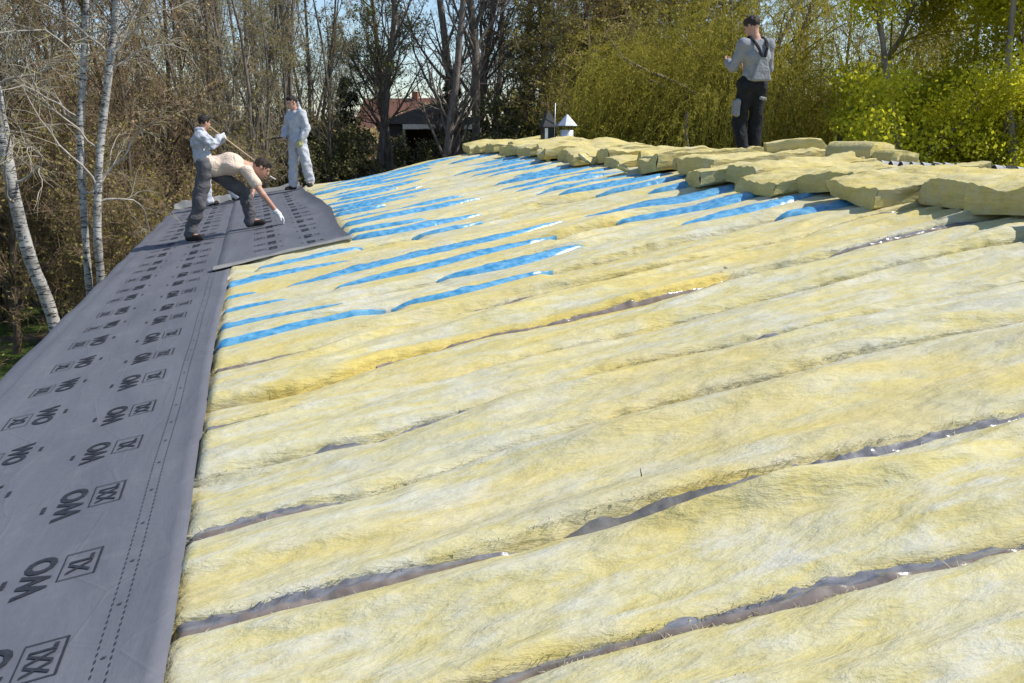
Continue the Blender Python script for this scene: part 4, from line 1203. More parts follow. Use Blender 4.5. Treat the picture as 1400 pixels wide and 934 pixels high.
# ---- the two birch clumps on the left, trunks led along the lines they follow
def birch(name, label, dist, line, r_base, r_top, seed, nb, group='birches close to the eave', bl=1.0):
    """line: (px, py) of the trunk in the photograph from low to high, all at one distance"""
    r = np.random.default_rng(seed)
    pts = []
    for px, py in line:
        u_, v_ = (px-700)/FPX, (467-py)/FPX
        fw = math.cos(PITCH) - v_*math.sin(PITCH); z = ZC + dist*(math.sin(PITCH) + v_*math.cos(PITCH))/math.hypot(fw, u_)
        a = math.atan2(u_, fw) + YAW; x = dist*math.sin(a); y = dist*math.cos(a)
        pts.append((x, y + r.uniform(-0.15, 0.15), z))
    pts = np.array(pts); pts = pts[np.argsort(pts[:, 2])]
    lowdir = unit(pts[1]-pts[0]); topdir = unit(pts[-1]-pts[-2])
    base = pts[0] - lowdir*(pts[0][2]/max(lowdir[2], 0.4)); base[:2] = pts[0][:2]*0.6 + base[:2]*0.4; base[2] = -0.1
    ext = [pts[-1] + topdir*k + np.array([0, 0, 0.3*k]) + 0.15*r.normal(size=3) for k in (1.0, 2.1, 3.2, 4.3)]
    K = np.concatenate([[base], pts, ext])
    tk = np.linspace(0, 1, len(K)); tt = np.linspace(0, 1, 44)
    Q = np.stack([np.interp(tt, tk, K[:, j]) for j in range(3)], 1)
    for _ in range(2): Q[1:-1] = (Q[:-2]+2*Q[1:-1]+Q[2:])/4
    loc = Q[0].copy()
    P = (Q - loc)[None]
    h = (Q[:, 2]-Q[0, 2])/(Q[-1, 2]-Q[0, 2])
    Rr = (r_base*(1-h) + r_top*h*0.6)[None]*(1+0.05*r.normal(size=(1, len(Q))))
    root = thing(name, label, 'tree', tuple(loc), 0, group)
    V, F = tubes(P, Rr, 12)
    obj('trunk', mesh_from('birch_trunk', V, F), M['birch'], root)
    H = Q[-1, 2]-Q[0, 2]
    p, d, l, ra = kids(P, Rr, np.array([H]), nb, r, 0.22, (0.7, 1.4), 0.24*bl, 0.34)
    l = np.clip(l, 0.6, 2.4)*np.where(d[:, 0] > 0, 0.62, 1.0); d[:, 1] *= 0.6
    P1, R1 = grow(p, d, l, np.clip(ra, 0.008, 0.020), 12, 0.20, (0, 0, 0.015), r, 0.75)
    for i in range(len(P1)):
        V1, F1 = tubes(P1[i:i+1], R1[i:i+1], 6)
        obj('branch', mesh_from('birch_branch', V1, F1), M['birch_branch'], root)
    p, d, l, ra = kids(P1, R1, l, 8, r, 0.2, (0.4, 1.0), 0.50, 0.6)
    P2, R2 = grow(p, d, np.maximum(l, 0.3), np.clip(ra, 0.005, 0.009), 7, 0.2, (0, 0, -0.03), r, 0.7)
    p, d, l, ra = kids(P2, R2, np.maximum(l, 0.3), 5, r, 0.2, (0.3, 0.9), 0.7, 0.6)
    P3, R3 = grow(p, d, np.maximum(l, 0.25), np.full(len(p), 0.0040), 5, 0.15, (0, 0, -0.14), r, 0.6)
    va, fa = cat([tubes(P2, R2, 4), tubes(P3, R3, 3)])
    C = along(P3, 3, r, 0.02); vb, fb = leaves(C[r.random(len(C)) < 0.5], 0.035, r, 0.2)
    V, F = cat([(va, fa), (vb, fb)])
    me = mesh_from('birch_crown', V, F); me.materials.append(M['twig_grey']); me.materials.append(M['bud_olive'])
    me.polygons.foreach_set('material_index', np.concatenate([np.zeros(len(fa), np.int32), np.ones(len(fb), np.int32)]))
    obj('crown', me, None, root)
birch('birch_tree', 'leaning white birch at the left edge of the photo, nearest the eave', 12.5, [(78, 460), (60, 405), (42, 360), (28, 300), (17, 240), (4, 175), (-8, 110), (-22, 30), (-34, -40)], 0.095, 0.072, 5, 18)
birch('birch_tree', 'straight slender white birch with a black-flecked trunk, left one of the pair', 15.5, [(122, 400), (118, 330), (113, 260), (110, 180), (111, 100), (116, 40), (120, -40)], 0.064, 0.055, 6, 24)
birch('birch_tree', 'white birch with a kinked trunk, right one of the pair', 15.3, [(138, 395), (133, 320), (134, 240), (139, 170), (147, 110), (153, 60), (160, -30)], 0.072, 0.062, 9, 26, bl=1.15)

# ---- the wood behind the roof
rt = random.Random(21)
def wood(kind, name, label, cat_, spots, group):
    for i, (px, d, s) in enumerate(sorted(spots)):
        x, y = at(px, d)
        plant(kind, name, label + ', %s from the left' % ORD[i], cat_, x, y, s*rt.uniform(0.94, 1.06), rt.uniform(0, 6.28), group, sz=s*rt.uniform(0.95, 1.1))
wood('bare_brown_a', 'bare_tree', 'brown bare tree with fine twigs in the wood behind the birches', 'tree',
     [(-60, 27, 1), (20, 33, 1.05), (75, 25, 0.95), (160, 31, 1), (215, 27, .95), (-140, 34, 1), (110, 44, 1.1), (250, 40, 1.0), (-20, 46, 1.1), (-250, 30, 1), (190, 52, 1.1)], 'bare brown trees left of the roof')
wood('bare_brown_b', 'budding_tree', 'brown budding tree with low branches in the wood on the left', 'tree',
     [(-20, 24, .95), (45, 29, 1), (120, 34, 1), (190, 36, 1.05), (240, 30, .95), (-100, 28, 1), (70, 40, 1.1), (-180, 40, 1.1), (290, 44, 1.0), (150, 24, .8), (470, 60, .8)], 'budding brown trees left of the roof')
wood('stem_grey', 'multi_stemmed_tree', 'pale multi-stemmed tree with olive buds behind the workers', 'tree',
     [(285, 30, 1), (330, 33, 1.05), (370, 29, 1), (405, 35, 1.0), (447, 33, .8), (310, 42, 1.1), (385, 46, 1.1), (350, 26, .8)], 'pale multi-stemmed trees')
wood('spring_green', 'spring_tree', 'dark-stemmed tree with fresh green top beside the shed', 'tree', [(514, 36, .85), (547, 39, .88)], 'dark-stemmed spring green trees')
wood('dark_tall', 'tall_bare_tree', 'tall dark bare tree in the gap of sky behind the roof', 'tree', [(604, 33, .75), (640, 35, .85), (706, 38, .85), (725, 46, .85), (680, 50, .85)], 'tall dark bare trees')
wood('dark_tall_b', 'thick_bare_tree', 'thick forked bare tree behind the far ridge, left of the vent', 'tree', [(657, 32, 1.0), (625, 36, .9)], 'thick forked bare trees')
wood('olive_dense', 'olive_tree', 'dense olive-brown tree behind the vent and ridge', 'tree',
     [(768, 38, .95), (800, 36, 1), (835, 31, 1), (875, 34, 1.05), (908, 38, 1), (742, 44, .95), (855, 47, 1.1), (930, 44, 1.0), (815, 41, 1.0), (965, 40, 1.0)], 'dense olive trees')
wood('bare_brown_b', 'budding_tree', 'brown budding tree behind the willow on the right', 'tree', [(1010, 44, 1.1), (1090, 42, 1.1), (1170, 38, 1.1), (1230, 34, 1.1), (1290, 36, 1.1), (1240, 46, 1.1), (1330, 46, 1.1), (950, 52, 1.1)], 'budding trees right of the roof')
x, y = at(1070, 25.5); plant('willow', 'weeping_willow', 'large weeping willow with yellow-green hanging strands behind the man on the ridge', 'tree', x, y, 1.0, 3.4)
x, y = at(1205, 28.5); plant('willow', 'weeping_willow', 'smaller weeping willow between the big willow and the bright maple', 'tree', x, y, 0.85, 2.9)
x, y = at(955, 29); plant('willow', 'weeping_willow', 'weeping willow left of the standing man, beside the olive trees', 'tree', x, y, 0.85, 4.4)
for px, d, sc_, rz_, lab in ((1385, 22.5, 1.3, 0.4, 'bright yellow-green leafy maple at the right edge of the photo'), (1338, 25.0, 1.25, 4.2, 'tall bright maple standing just left of the one at the edge'), (1305, 23.5, 0.8, 2.1, 'bright maple left of the tallest one, behind the corrugated edge'),
        (1350, 21.0, 0.55, 3.3, 'low bright maple bush in front of the tallest maple'), (1252, 24.5, 0.5, 1.2, 'small bright maple bush beside the willow, leftmost of the maples'),
        (1415, 20.5, 0.6, 5.0, 'low bright maple bush at the right edge above the ridge batts'), (1300, 20.8, 0.42, 0.2, 'lowest maple bush just above the corrugated edge')):
    x, y = at(px, d); plant('maple', 'maple_tree', lab, 'tree', x, y, sc_, rz_, 'bright maples right of the roof')
for px, d, s, lab in ((476, 40, 1.05, 'dark pointed spruce between the pale trees and the shed'), (432, 43, .8, 'small dark spruce left of the pointed one'), (618, 50, 1.15, 'dark spruce behind the shed roof')):
    x, y = at(px, d); plant('spruce', 'spruce_tree', lab, 'tree', x, y, s, rt.uniform(0, 6))
wood('shrub', 'shrub', 'brown budding shrub in the undergrowth left of the roof', 'shrub', [(px + rt.uniform(-12, 12), rt.uniform(21, 34), rt.uniform(.8, 1.2)) for px in range(-120, 300, 30)], 'undergrowth shrubs on the left')
wood('dark_shrub', 'dark_shrub', 'dark leafy evergreen shrub in the undergrowth behind the roof', 'shrub', [(px + rt.uniform(-10, 10), rt.uniform(29, 40), rt.uniform(.8, 1.15)) for px in list(range(290, 500, 32)) + list(range(700, 1330, 34))] + [(450, 30, .8), (225, 36, 1.0), (640, 38, .6), (680, 36, .7), (574, 44, .95), (596, 47, .9)], 'dark evergreen shrubs')

def far_wood():
    r = np.random.default_rng(99)
    N = 60000
    a = R(-75) + R(160)*r.random(N); d = 78 + 26*r.random(N)
    top = 4.5 + 2.5*vnoise(a*16, a*0, 3) + 1.2*vnoise(a*70, a*0, 4)
    z = top*r.random(N)**0.8
    C = np.stack([d*np.sin(a), d*np.cos(a), z], 1)
    v, f = leaves(C, 0.75, r, 0.0, 0.5)
    o = obj('distant_wood', mesh_from('distant_wood', v, f), M['bud_brown'])
    o['kind'] = 'stuff'; o['label'] = 'brownish distant wood closing the view behind the trees'; o['category'] = 'wood'
far_wood()

# ------------------------------------------------------------------ people
class Sdf:
    def __init__(s): s.p = []
    def cap(s, a, b, r0, r1=None, k=0.03):
        s.p.append(('c', np.array(a, float), np.array(b, float), r0, r0 if r1 is None else r1, k)); return s
    def ell(s, c, rad, F=None, k=0.03):
        s.p.append(('e', np.array(c, float), np.array(rad, float), np.eye(3) if F is None else np.array(F, float), 0, k)); return s
    def cut(s, c, n, k=0.004):                      # remove the half space beyond the plane
        s.p.append(('h', np.array(c, float), unit(np.array(n, float)), 0, 0, k)); return s
    def mesh(s, name, res=0.008, noise=None):
        lo = np.full(3, 1e9); hi = -lo
        for q in s.p:
            if q[0] == 'c':
                m = max(q[3], q[4]); lo = np.minimum(lo, np.minimum(q[1], q[2])-m); hi = np.maximum(hi, np.maximum(q[1], q[2])+m)
            elif q[0] == 'e':
                m = q[2].max(); lo = np.minimum(lo, q[1]-m); hi = np.maximum(hi, q[1]+m)
        lo -= 0.04; hi += 0.04
        n = np.ceil((hi-lo)/res).astype(int)+1
        ax = [lo[i]+res*np.arange(n[i]) for i in range(3)]
        F = np.full(n, 0.5, np.float32)
        for q in s.p:
            if q[0] == 'h':
                G = (ax[0]-q[1][0])[:, None, None]*q[2][0] + (ax[1]-q[1][1])[None, :, None]*q[2][1] + (ax[2]-q[1][2])[None, None, :]*q[2][2]
                F = np.maximum(F, G.astype(np.float32)); continue
            if q[0] == 'c': m = max(q[3], q[4]); a = np.minimum(q[1], q[2])-m; b = np.maximum(q[1], q[2])+m
            else: m = q[2].max(); a = q[1]-m; b = q[1]+m
            a = np.maximum(((a-0.05-lo)/res).astype(int), 0); b = np.minimum(((b+0.05-lo)/res).astype(int)+2, n)
            sl = tuple(slice(a[i], b[i]) for i in range(3))
            g = np.meshgrid(*[ax[i][sl[i]] for i in range(3)], indexing='ij')
            p = np.stack(g, -1)
            if q[0] == 'c':
                d = q[2]-q[1]; L = max(d@d, 1e-9)
                t_ = np.clip(((p-q[1])@d)/L, 0, 1)
                v = np.linalg.norm(p-q[1]-t_[..., None]*d, axis=-1) - (q[3]+(q[4]-q[3])*t_)
            else:
                l = (p-q[1])@q[3].T
                k1 = np.linalg.norm(l/q[2], axis=-1); k2 = np.linalg.norm(l/q[2]**2, axis=-1)
                v = k1*(k1-1)/np.maximum(k2, 1e-6)
            k = q[5]; o = F[sl]
            h = np.clip(0.5+0.5*(o-v)/k, 0, 1)
            F[sl] = (o*(1-h)+v*h - k*h*(1-h)).astype(np.float32)
        if noise is not None:
            for (kv, ph, amp) in noise:
                F += (amp*np.sin(kv[0]*ax[0][:, None, None]+kv[1]*ax[1][None, :, None]+kv[2]*ax[2][None, None, :]+ph + 1.3*np.sin(kv[2]*0.35*ax[2]+ph*3)[None, None, :])).astype(np.float32)
        return surface_nets(name, F, lo, res)
def surface_nets(name, F, lo, res):
    S = F < 0
    c = np.zeros(tuple(np.array(F.shape)-1), np.int8)
    for dx in (0, 1):
        for dy in (0, 1):
            for dz in (0, 1):
                c += S[dx:S.shape[0]-1+dx, dy:S.shape[1]-1+dy, dz:S.shape[2]-1+dz]
    act = (c > 0) & (c < 8)
    idx = np.argwhere(act); vid = np.full(act.shape, -1, np.int64); vid[act] = np.arange(len(idx))
    acc = np.zeros((len(idx), 3)); cnt = np.zeros(len(idx))
    cor = [(dx, dy, dz) for dx in (0, 1) for dy in (0, 1) for dz in (0, 1)]
    for i in range(8):
        for j in range(i+1, 8):
            a, b = np.array(cor[i]), np.array(cor[j])
            if np.abs(a-b).sum() != 1: continue
            ia = idx+a; ib = idx+b
            fa = F[ia[:, 0], ia[:, 1], ia[:, 2]]; fb = F[ib[:, 0], ib[:, 1], ib[:, 2]]
            cr = (fa < 0) != (fb < 0)
            t_ = np.where(cr, fa/np.where(cr, fa-fb, 1), 0)
            acc += np.where(cr[:, None], a+(b-a)*t_[:, None], 0); cnt += cr
    V = lo + (idx + acc/cnt[:, None])*res
    faces = []
    for ax_ in range(3):
        o1, o2 = (ax_+1) % 3, (ax_+2) % 3
        sl0 = [slice(None)]*3; sl1 = [slice(None)]*3
        sl0[ax_] = slice(0, -1); sl1[ax_] = slice(1, None)
        A = S[tuple(sl0)]; B = S[tuple(sl1)]
        e = np.argwhere(A != B)
        e = e[(e[:, o1] > 0) & (e[:, o2] > 0) & (e[:, o1] < F.shape[o1]-1) & (e[:, o2] < F.shape[o2]-1)]
        d1 = np.zeros(3, int); d1[o1] = 1; d2 = np.zeros(3, int); d2[o2] = 1
        q = [e-d1-d2, e-d2, e, e-d1]
        f = np.stack([vid[k[:, 0], k[:, 1], k[:, 2]] for k in q], 1)
        flip = ~A[e[:, 0], e[:, 1], e[:, 2]]
        f[flip] = f[flip][:, ::-1]
        faces.append(f)
    return mesh_from(name, V, np.concatenate(faces))
def wrinkles(seed, amp=0.004, n=6, f=(25, 70)):
    r = np.random.default_rng(seed)
    return [(unit(r.normal(size=3))*r.uniform(*f), r.uniform(0, 6.28), amp/(n**0.5)) for _ in range(n)]

def fabric(name, c1, c2, rough=0.85, scale=14, spec=0.2):
    t = NT(name); v = t.coord()
    f = t.noise(v, scale, 5, 0.65); g = t.noise(v, 9, 4, 0.6, 1.2); w = t.noise(v, 220, 2)
    n1 = t.bump(g, 0.9, 0.035); n2 = t.bump(w, 0.2, 0.002, n1)
    return t.out(t.ramp(f, [(0.3, c1), (0.7, c2)]), rough, spec, n2)
M['skin'] = mottled('skin', (0.44, 0.235, 0.165), (0.54, 0.31, 0.225), 14, 0.55, 0.1, 0.003)
M['hair_dark'] = mottled('dark_hair', (0.010, 0.008, 0.007), (0.028, 0.021, 0.017), 40, 0.6, 0.8, 0.01)
M['hair_brown'] = mottled('brown_hair', (0.022, 0.015, 0.010), (0.05, 0.034, 0.024), 40, 0.6, 0.8, 0.01)
M['coverall'] = fabric('white_coverall', (0.40, 0.42, 0.47), (0.54, 0.56, 0.61), 0.75)
M['shirt_grey'] = fabric('grey_sweater', (0.235, 0.242, 0.262), (0.30, 0.308, 0.328))
M['trouser_black'] = fabric('black_work_trousers', (0.011, 0.012, 0.015), (0.022, 0.023, 0.027))
M['trouser_grey'] = fabric('grey_work_trousers', (0.075, 0.073, 0.078), (0.125, 0.122, 0.128))
M['tee'] = fabric('cream_shirt', (0.64, 0.50, 0.39), (0.72, 0.585, 0.47))
M['patch'] = fabric('grey_patch', (0.20, 0.205, 0.22), (0.28, 0.285, 0.30))
M['glove'] = fabric('white_glove', (0.62, 0.62, 0.62), (0.75, 0.75, 0.75))
M['glove_y'] = fabric('yellow_glove', (0.45, 0.42, 0.18), (0.58, 0.55, 0.30))
M['strap'] = fabric('black_strap', (0.012, 0.012, 0.014), (0.02, 0.02, 0.022))
M['shoe'] = fabric('dark_work_shoe', (0.015, 0.014, 0.013), (0.04, 0.035, 0.03))
M['eye'] = mottled('eye', (0.02, 0.015, 0.012), (0.04, 0.03, 0.025), 40, 0.2)

def frame(fwd, up):
    f = unit(np.array(fwd, float)); u = np.array(up, float); u = unit(u - f*(u@f)); l = np.cross(u, f)
    return f, u, l
def head_sdf(s, H, fwd, up, neck):
    f, u, l = frame(fwd, up)
    Fm = np.stack([f, l, u])
    s.cap(neck, H - u*0.05 - f*0.012, 0.058, 0.054, 0.02)
    s.ell(H + u*0.022 - f*0.012, (0.097, 0.076, 0.095), Fm, 0.02)
    s.ell(H - u*0.050 + f*0.022, (0.070, 0.060, 0.072), Fm, 0.03)
    s.cap(H - u*0.098 + f*0.058, H - u*0.096 + f*0.060, 0.022, None, 0.03)                 # chin
    s.cap(H + u*0.010 + f*0.088, H - u*0.030 + f*0.104, 0.010, 0.014, 0.012)               # nose
    s.cap(H + u*0.026 + f*0.078 + l*0.03, H + u*0.026 + f*0.078 - l*0.03, 0.012, None, 0.012)   # brow
    s.cap(H - u*0.062 + f*0.084 + l*0.018, H - u*0.062 + f*0.084 - l*0.018, 0.008, None, 0.008) # lips
    for sg in (1, -1):
        s.ell(H + l*sg*0.078 - f*0.008 - u*0.008, (0.020, 0.011, 0.032), Fm, 0.008)
def hand_sdf(s, W, K, curl, palm_n, rad=1.0):
    """W wrist, K direction of the hand, palm_n the way the palm faces"""
    k = unit(np.array(K, float)); pn = np.array(palm_n, float); pn = unit(pn - k*(pn@k)); sd = np.cross(k, pn)
    W = np.array(W, float)
    for i, (o, ln) in enumerate(((-0.033, 0.068), (-0.011, 0.076), (0.011, 0.072), (0.033, 0.056))):
        kn = W + k*0.085 + sd*o
        s.cap(W + k*0.012 + sd*o*0.6, kn, 0.017*rad, 0.013*rad, 0.012)
        a = curl; d1 = k*math.cos(a) + pn*math.sin(a) + sd*o*2.0; p1 = kn + unit(d1)*ln*0.55
        a2 = curl*2.1; d2 = k*math.cos(a2) + pn*math.sin(a2) + sd*o*2.0; p2 = p1 + unit(d2)*ln*0.5
        s.cap(kn, p1, 0.0100*rad, 0.0090*rad, 0.003); s.cap(p1, p2, 0.0090*rad, 0.0075*rad, 0.003)
    t0 = W + k*0.025 - sd*0.026; t1 = t0 + unit(k*0.7 - sd*0.6 + pn*0.4)*0.045; t2 = t1 + unit(k*0.85 - sd*0.15 + pn*0.5)*0.034
    s.cap(t0, t1, 0.014*rad, 0.012*rad, 0.008); s.cap(t1, t2, 0.0115*rad, 0.009*rad, 0.004)

def person(loc, label, J, cloth, seed, group=None):
    root = thing('person', label, 'person', loc, 0, group)
    a = {k: np.array(v, float) for k, v in J.items()}
    mid = lambda p, q, t_=0.5: a[p]*(1-t_) + a[q]*t_
    # ---- body
    b = Sdf()
    b.cap(a['hipL'], a['hipR'], 0.085, None, 0.04)
    b.cap(mid('hipL', 'hipR'), a['chest'], 0.105, 0.12, 0.05)
    b.cap(a['chest'], a['neck'], 0.11, 0.06, 0.05)
    b.cap(a['shL'], a['shR'], 0.055, None, 0.05)
    for s_ in 'LR':
        b.cap(a['sh'+s_], a['el'+s_], 0.050, 0.040, 0.03); b.cap(a['el'+s_], a['wr'+s_], 0.040, 0.027, 0.015)
        hand_sdf(b, a['wr'+s_], J['hand'+s_], J.get('curl'+s_, 0.5), J.get('palm'+s_, (0, 0, -1)), cloth.get('hand_r', 1.0))
        b.cap(a['hip'+s_], a['kn'+s_], 0.080, 0.052, 0.03); b.cap(a['kn'+s_], a['an'+s_], 0.050, 0.036, 0.02)
        b.cap(a['an'+s_], a['an'+s_] + unit(np.array(J['toe'+s_], float))*0.13 - np.array([0, 0, 0.03]), 0.036, 0.026, 0.02)
    head_sdf(b, a['head'], J['face'], J['up'], a['neck'])
    obj('body', b.mesh('body', 0.0065), cloth['skin'], root)
    # ---- hair
    f, u, l = frame(J['face'], J['up']); H = a['head']
    h = Sdf(); Fm = np.stack([f, l, u])
    h.ell(H + u*0.034 - f*0.022, (0.099, 0.084, 0.094), Fm, 0.01).ell(H + u*0.088 + f*0.035, (0.055, 0.062, 0.036), Fm, 0.03)
    h.cut(H + u*0.012 + f*0.062, f*0.75 - u*0.65, 0.01); h.cut(H - u*0.045, -u, 0.01)
    obj('hair', h.mesh('hair', 0.006, wrinkles(seed, 0.004, 5, (80, 160))), cloth['hair'], root)
    for sg in (1, -1):
        e = Sdf(); e.ell(H + f*0.084 + l*sg*0.031 + u*0.006, (0.009, 0.013, 0.007), Fm)
        obj('eye', e.mesh('eye', 0.003), M['eye'], root)
    # ---- shoes
    for s_ in 'LR':
        t_ = unit(np.array(J['toe'+s_], float)); up_ = np.array(J.get('footup'+s_, (0, 0, 1)), float)
        q = Sdf(); A = a['an'+s_]
        sole = A - up_*0.085
        q.cap(A + up_*0.03, A - up_*0.02, 0.050, 0.050, 0.02)
        q.cap(sole - t_*0.035 + up_*0.040, sole + t_*0.155 + up_*0.036, 0.043, 0.038, 0.02)
        q.cap(sole + t_*0.05 + up_*0.055, sole + t_*0.13 + up_*0.04, 0.040, 0.036, 0.02)
        q.cut(sole, -up_)
        obj('shoe', q.mesh('shoe', 0.007), cloth.get('shoe', M['shoe']), root)
    # ---- trousers / upper garment
    g = cloth.get('ease', 0.018)
    def legs(q, g):
        q.cap(a['hipL'], a['hipR'], 0.095+g, None, 0.04)
        for s_ in 'LR':
            q.cap(a['hip'+s_], a['kn'+s_], 0.088+g, 0.062+g*1.2, 0.03)
            end = a['kn'+s_] + (a['an'+s_]-a['kn'+s_])*0.97
            q.cap(a['kn'+s_], end, 0.060+g*1.2, 0.056+g*1.1, 0.03)
    def torso(q, g, low=0.0, sleeve=1.0, cuff=None):
        lo_ = mid('hipL', 'hipR')*(1-low) + a['chest']*low
        ax_ = unit(a['hipR']-a['hipL'])
        q.cap(lo_ - ax_*0.05, lo_ + ax_*0.05, 0.098+g, None, 0.05)
        ch = unit(a['shR']-a['shL'])
        q.cap(lo_, a['chest'], 0.115+g, 0.125+g, 0.05)
        q.cap(a['chest']-ch*0.07, a['chest']+ch*0.07, 0.10+g, None, 0.05)
        q.cap(a['chest'], a['neck'] - unit(a['neck']-a['chest'])*0.05, 0.115+g, 0.055+g*0.6, 0.05)
        q.cap(a['shL'], a['shR'], 0.060+g, None, 0.05)
        for s_ in 'LR':
            if sleeve >= 1.0:
                q.cap(a['sh'+s_], a['el'+s_], 0.056+g, 0.048+g, 0.03)
                q.cap(a['el'+s_], a['el'+s_] + (a['wr'+s_]-a['el'+s_])*(0.93 if cuff is None else cuff), 0.048+g, 0.036+g*0.8, 0.02)
            else:
                q.cap(a['sh'+s_], a['sh'+s_] + (a['el'+s_]-a['sh'+s_])*sleeve, 0.056+g, 0.058+g, 0.03)
    if cloth['type'] == 'coverall':
        q = Sdf(); legs(q, g); torso(q, g, 0.1)
        obj('coverall', q.mesh('coverall', 0.010, wrinkles(seed+3, 0.012, 9, (18, 60))), cloth['top'], root)
        hd = Sdf(); nb = a['neck'] - unit(np.array(J['face'], float)*np.array([1, 1, 0]))*0.045
        hd.cap(nb + l*0.085 + u*0.02, nb + l*0.04 - f*0.05, 0.034, None, 0.03).cap(nb + l*0.04 - f*0.05, nb - l*0.04 - f*0.05, 0.040, None, 0.03).cap(nb - l*0.04 - f*0.05, nb - l*0.085 + u*0.02, 0.034, None, 0.03)
        hd.cap(nb - f*0.06 + u*0.02, nb - f*0.055 + u*cloth.get('hood', 0.06), 0.04, 0.026, 0.03)
        obj('hood', hd.mesh('hood', 0.008, wrinkles(seed+8, 0.006, 6)), cloth['top'], root)
    else:
        q = Sdf()
        q.cap(mid('hipL', 'hipR'), mid('hipL', 'hipR')*0.72 + a['chest']*0.28, 0.108+g*0.6, 0.110+g*0.4, 0.04)
        cn = unit(a['chest']-mid('hipL', 'hipR')); q.cut(mid('hipL', 'hipR') + cn*0.115, cn); legs(q, g)
        tr_ = obj('trousers', q.mesh('trousers', 0.009, wrinkles(seed+5, 0.010, 8, (16, 48))), cloth['legs'], root)
        q = Sdf(); torso(q, g*0.8, 0.22, cloth.get('sleeve', 1.0), cloth.get('cuff'))
        q.cut(mid('hipL', 'hipR') + cn*cloth.get('hem', 0.04), -cn)
        obj(cloth.get('top_name', 'sweater'), q.mesh('top', 0.009, wrinkles(seed+6, 0.007, 8, (18, 50))), cloth['top'], root)
    # ---- gloves
    for s_ in 'LR':
        if ('glove'+s_) in cloth:
            q = Sdf(); hand_sdf(q, a['wr'+s_], J['hand'+s_], J.get('curl'+s_, 0.5), J.get('palm'+s_, (0, 0, -1)), cloth.get('hand_r', 1.0)*1.28)
            q.cap(a['wr'+s_] - unit(np.array(J['hand'+s_], float))*0.045, a['wr'+s_] + unit(np.array(J['hand'+s_], float))*0.02, 0.038, 0.034, 0.02)
            obj('glove', q.mesh('glove', 0.006), cloth['glove'+s_], root)
    return root, a

LF = 0.075
# 1. the man standing on the ridge, seen from behind
px_, py_ = 6.12, 10.25
zm = RZ(RIDGE) - 0.10
m1, a1 = person((px_, py_, zm), 'man in a grey sweater and black work trousers with straps, standing on the ridge', dict(
    hipL=(-0.095, 0, 0.95), hipR=(0.085, 0, 0.95), chest=(0.005, -0.01, 1.30), neck=(-0.005, 0.005, 1.51),
    shL=(-0.165, 0.0, 1.435), shR=(0.170, -0.02, 1.435), elL=(-0.245, 0.08, 1.17), elR=(0.255, 0.07, 1.17),
    wrL=(-0.205, 0.29, 1.24), wrR=(0.10, 0.26, 1.16), handL=(0.35, 0.8, 0.2), handR=(-0.9, 0.45, 0.15), palmL=(0.5, 0, 0.8), palmR=(0, 0.2, 1), curlL=0.5, curlR=0.6,
    knL=(-0.135, 0.07, 0.50), knR=(0.085, 0.05, 0.50), anL=(-0.085, -0.02, 0.095), anR=(0.095, 0.03, 0.095), toeL=(-0.3, 1, 0), toeR=(0.15, 1, 0),
    head=(-0.035, 0.055, 1.655), face=(-0.48, 0.82, -0.45), up=(-0.15, 0.35, 1)),
    dict(type='two', skin=M['skin'], hair=M['hair_brown'], top=M['shirt_grey'], legs=M['trouser_black'], ease=0.020, hem=0.05, cuff=0.95), 100)
def strap_part(root, name, pts, w, mat, thick=0.006):
    P = np.array(pts, float); n = len(P)
    tk = np.linspace(0, 1, n); tt = np.linspace(0, 1, 14)
    Q = np.stack([np.interp(tt, tk, P[:, j]) for j in range(3)], 1)
    s = Sdf()
    for i in range(len(Q)-1):
        for o in (-w/3, 0, w/3): s.cap(Q[i]+np.array([o, 0, 0]), Q[i+1]+np.array([o, 0, 0]), thick*1.6, None, 0.004)
    obj(name, s.mesh(name, 0.005), mat, root)
strap_part(m1, 'strap', [(-0.085, 0.075, 1.50), (-0.085, 0.01, 1.535), (-0.075, -0.085, 1.475), (-0.045, -0.150, 1.39), (0.005, -0.168, 1.285)], 0.034, M['strap'])
strap_part(m1, 'strap', [(0.100, 0.06, 1.50), (0.100, -0.005, 1.530), (0.095, -0.095, 1.470), (0.075, -0.150, 1.39), (0.045, -0.168, 1.285)], 0.034, M['strap'])
q = Sdf()
for i in range(9):
    z = 1.29 - 0.034*i; w = 0.03 + 0.010*i
    q.cap((0.025-w, -0.140-0.004*(i < 6), z), (0.025+w, -0.140-0.004*(i < 6), z), 0.024, None, 0.02)
obj('bib_back', q.mesh('bib_back', 0.007), M['shirt_grey'], m1)
q = Sdf(); q.cap((-0.215, -0.02, 0.74), (-0.222, -0.02, 0.60), 0.04, 0.04, 0.02); q.cap((-0.215, 0.05, 0.74), (-0.222, 0.05, 0.60), 0.035, 0.035, 0.02)
obj('thigh_pocket', q.mesh('thigh_pocket', 0.007, wrinkles(3, 0.004)), M['patch'], m1)
q = Sdf(); q.cap((0.06, -0.100, 0.79), (0.12, -0.100, 0.78), 0.022, None, 0.01)
obj('back_pocket_flap', q.mesh('back_pocket_flap', 0.006), M['patch'], m1)

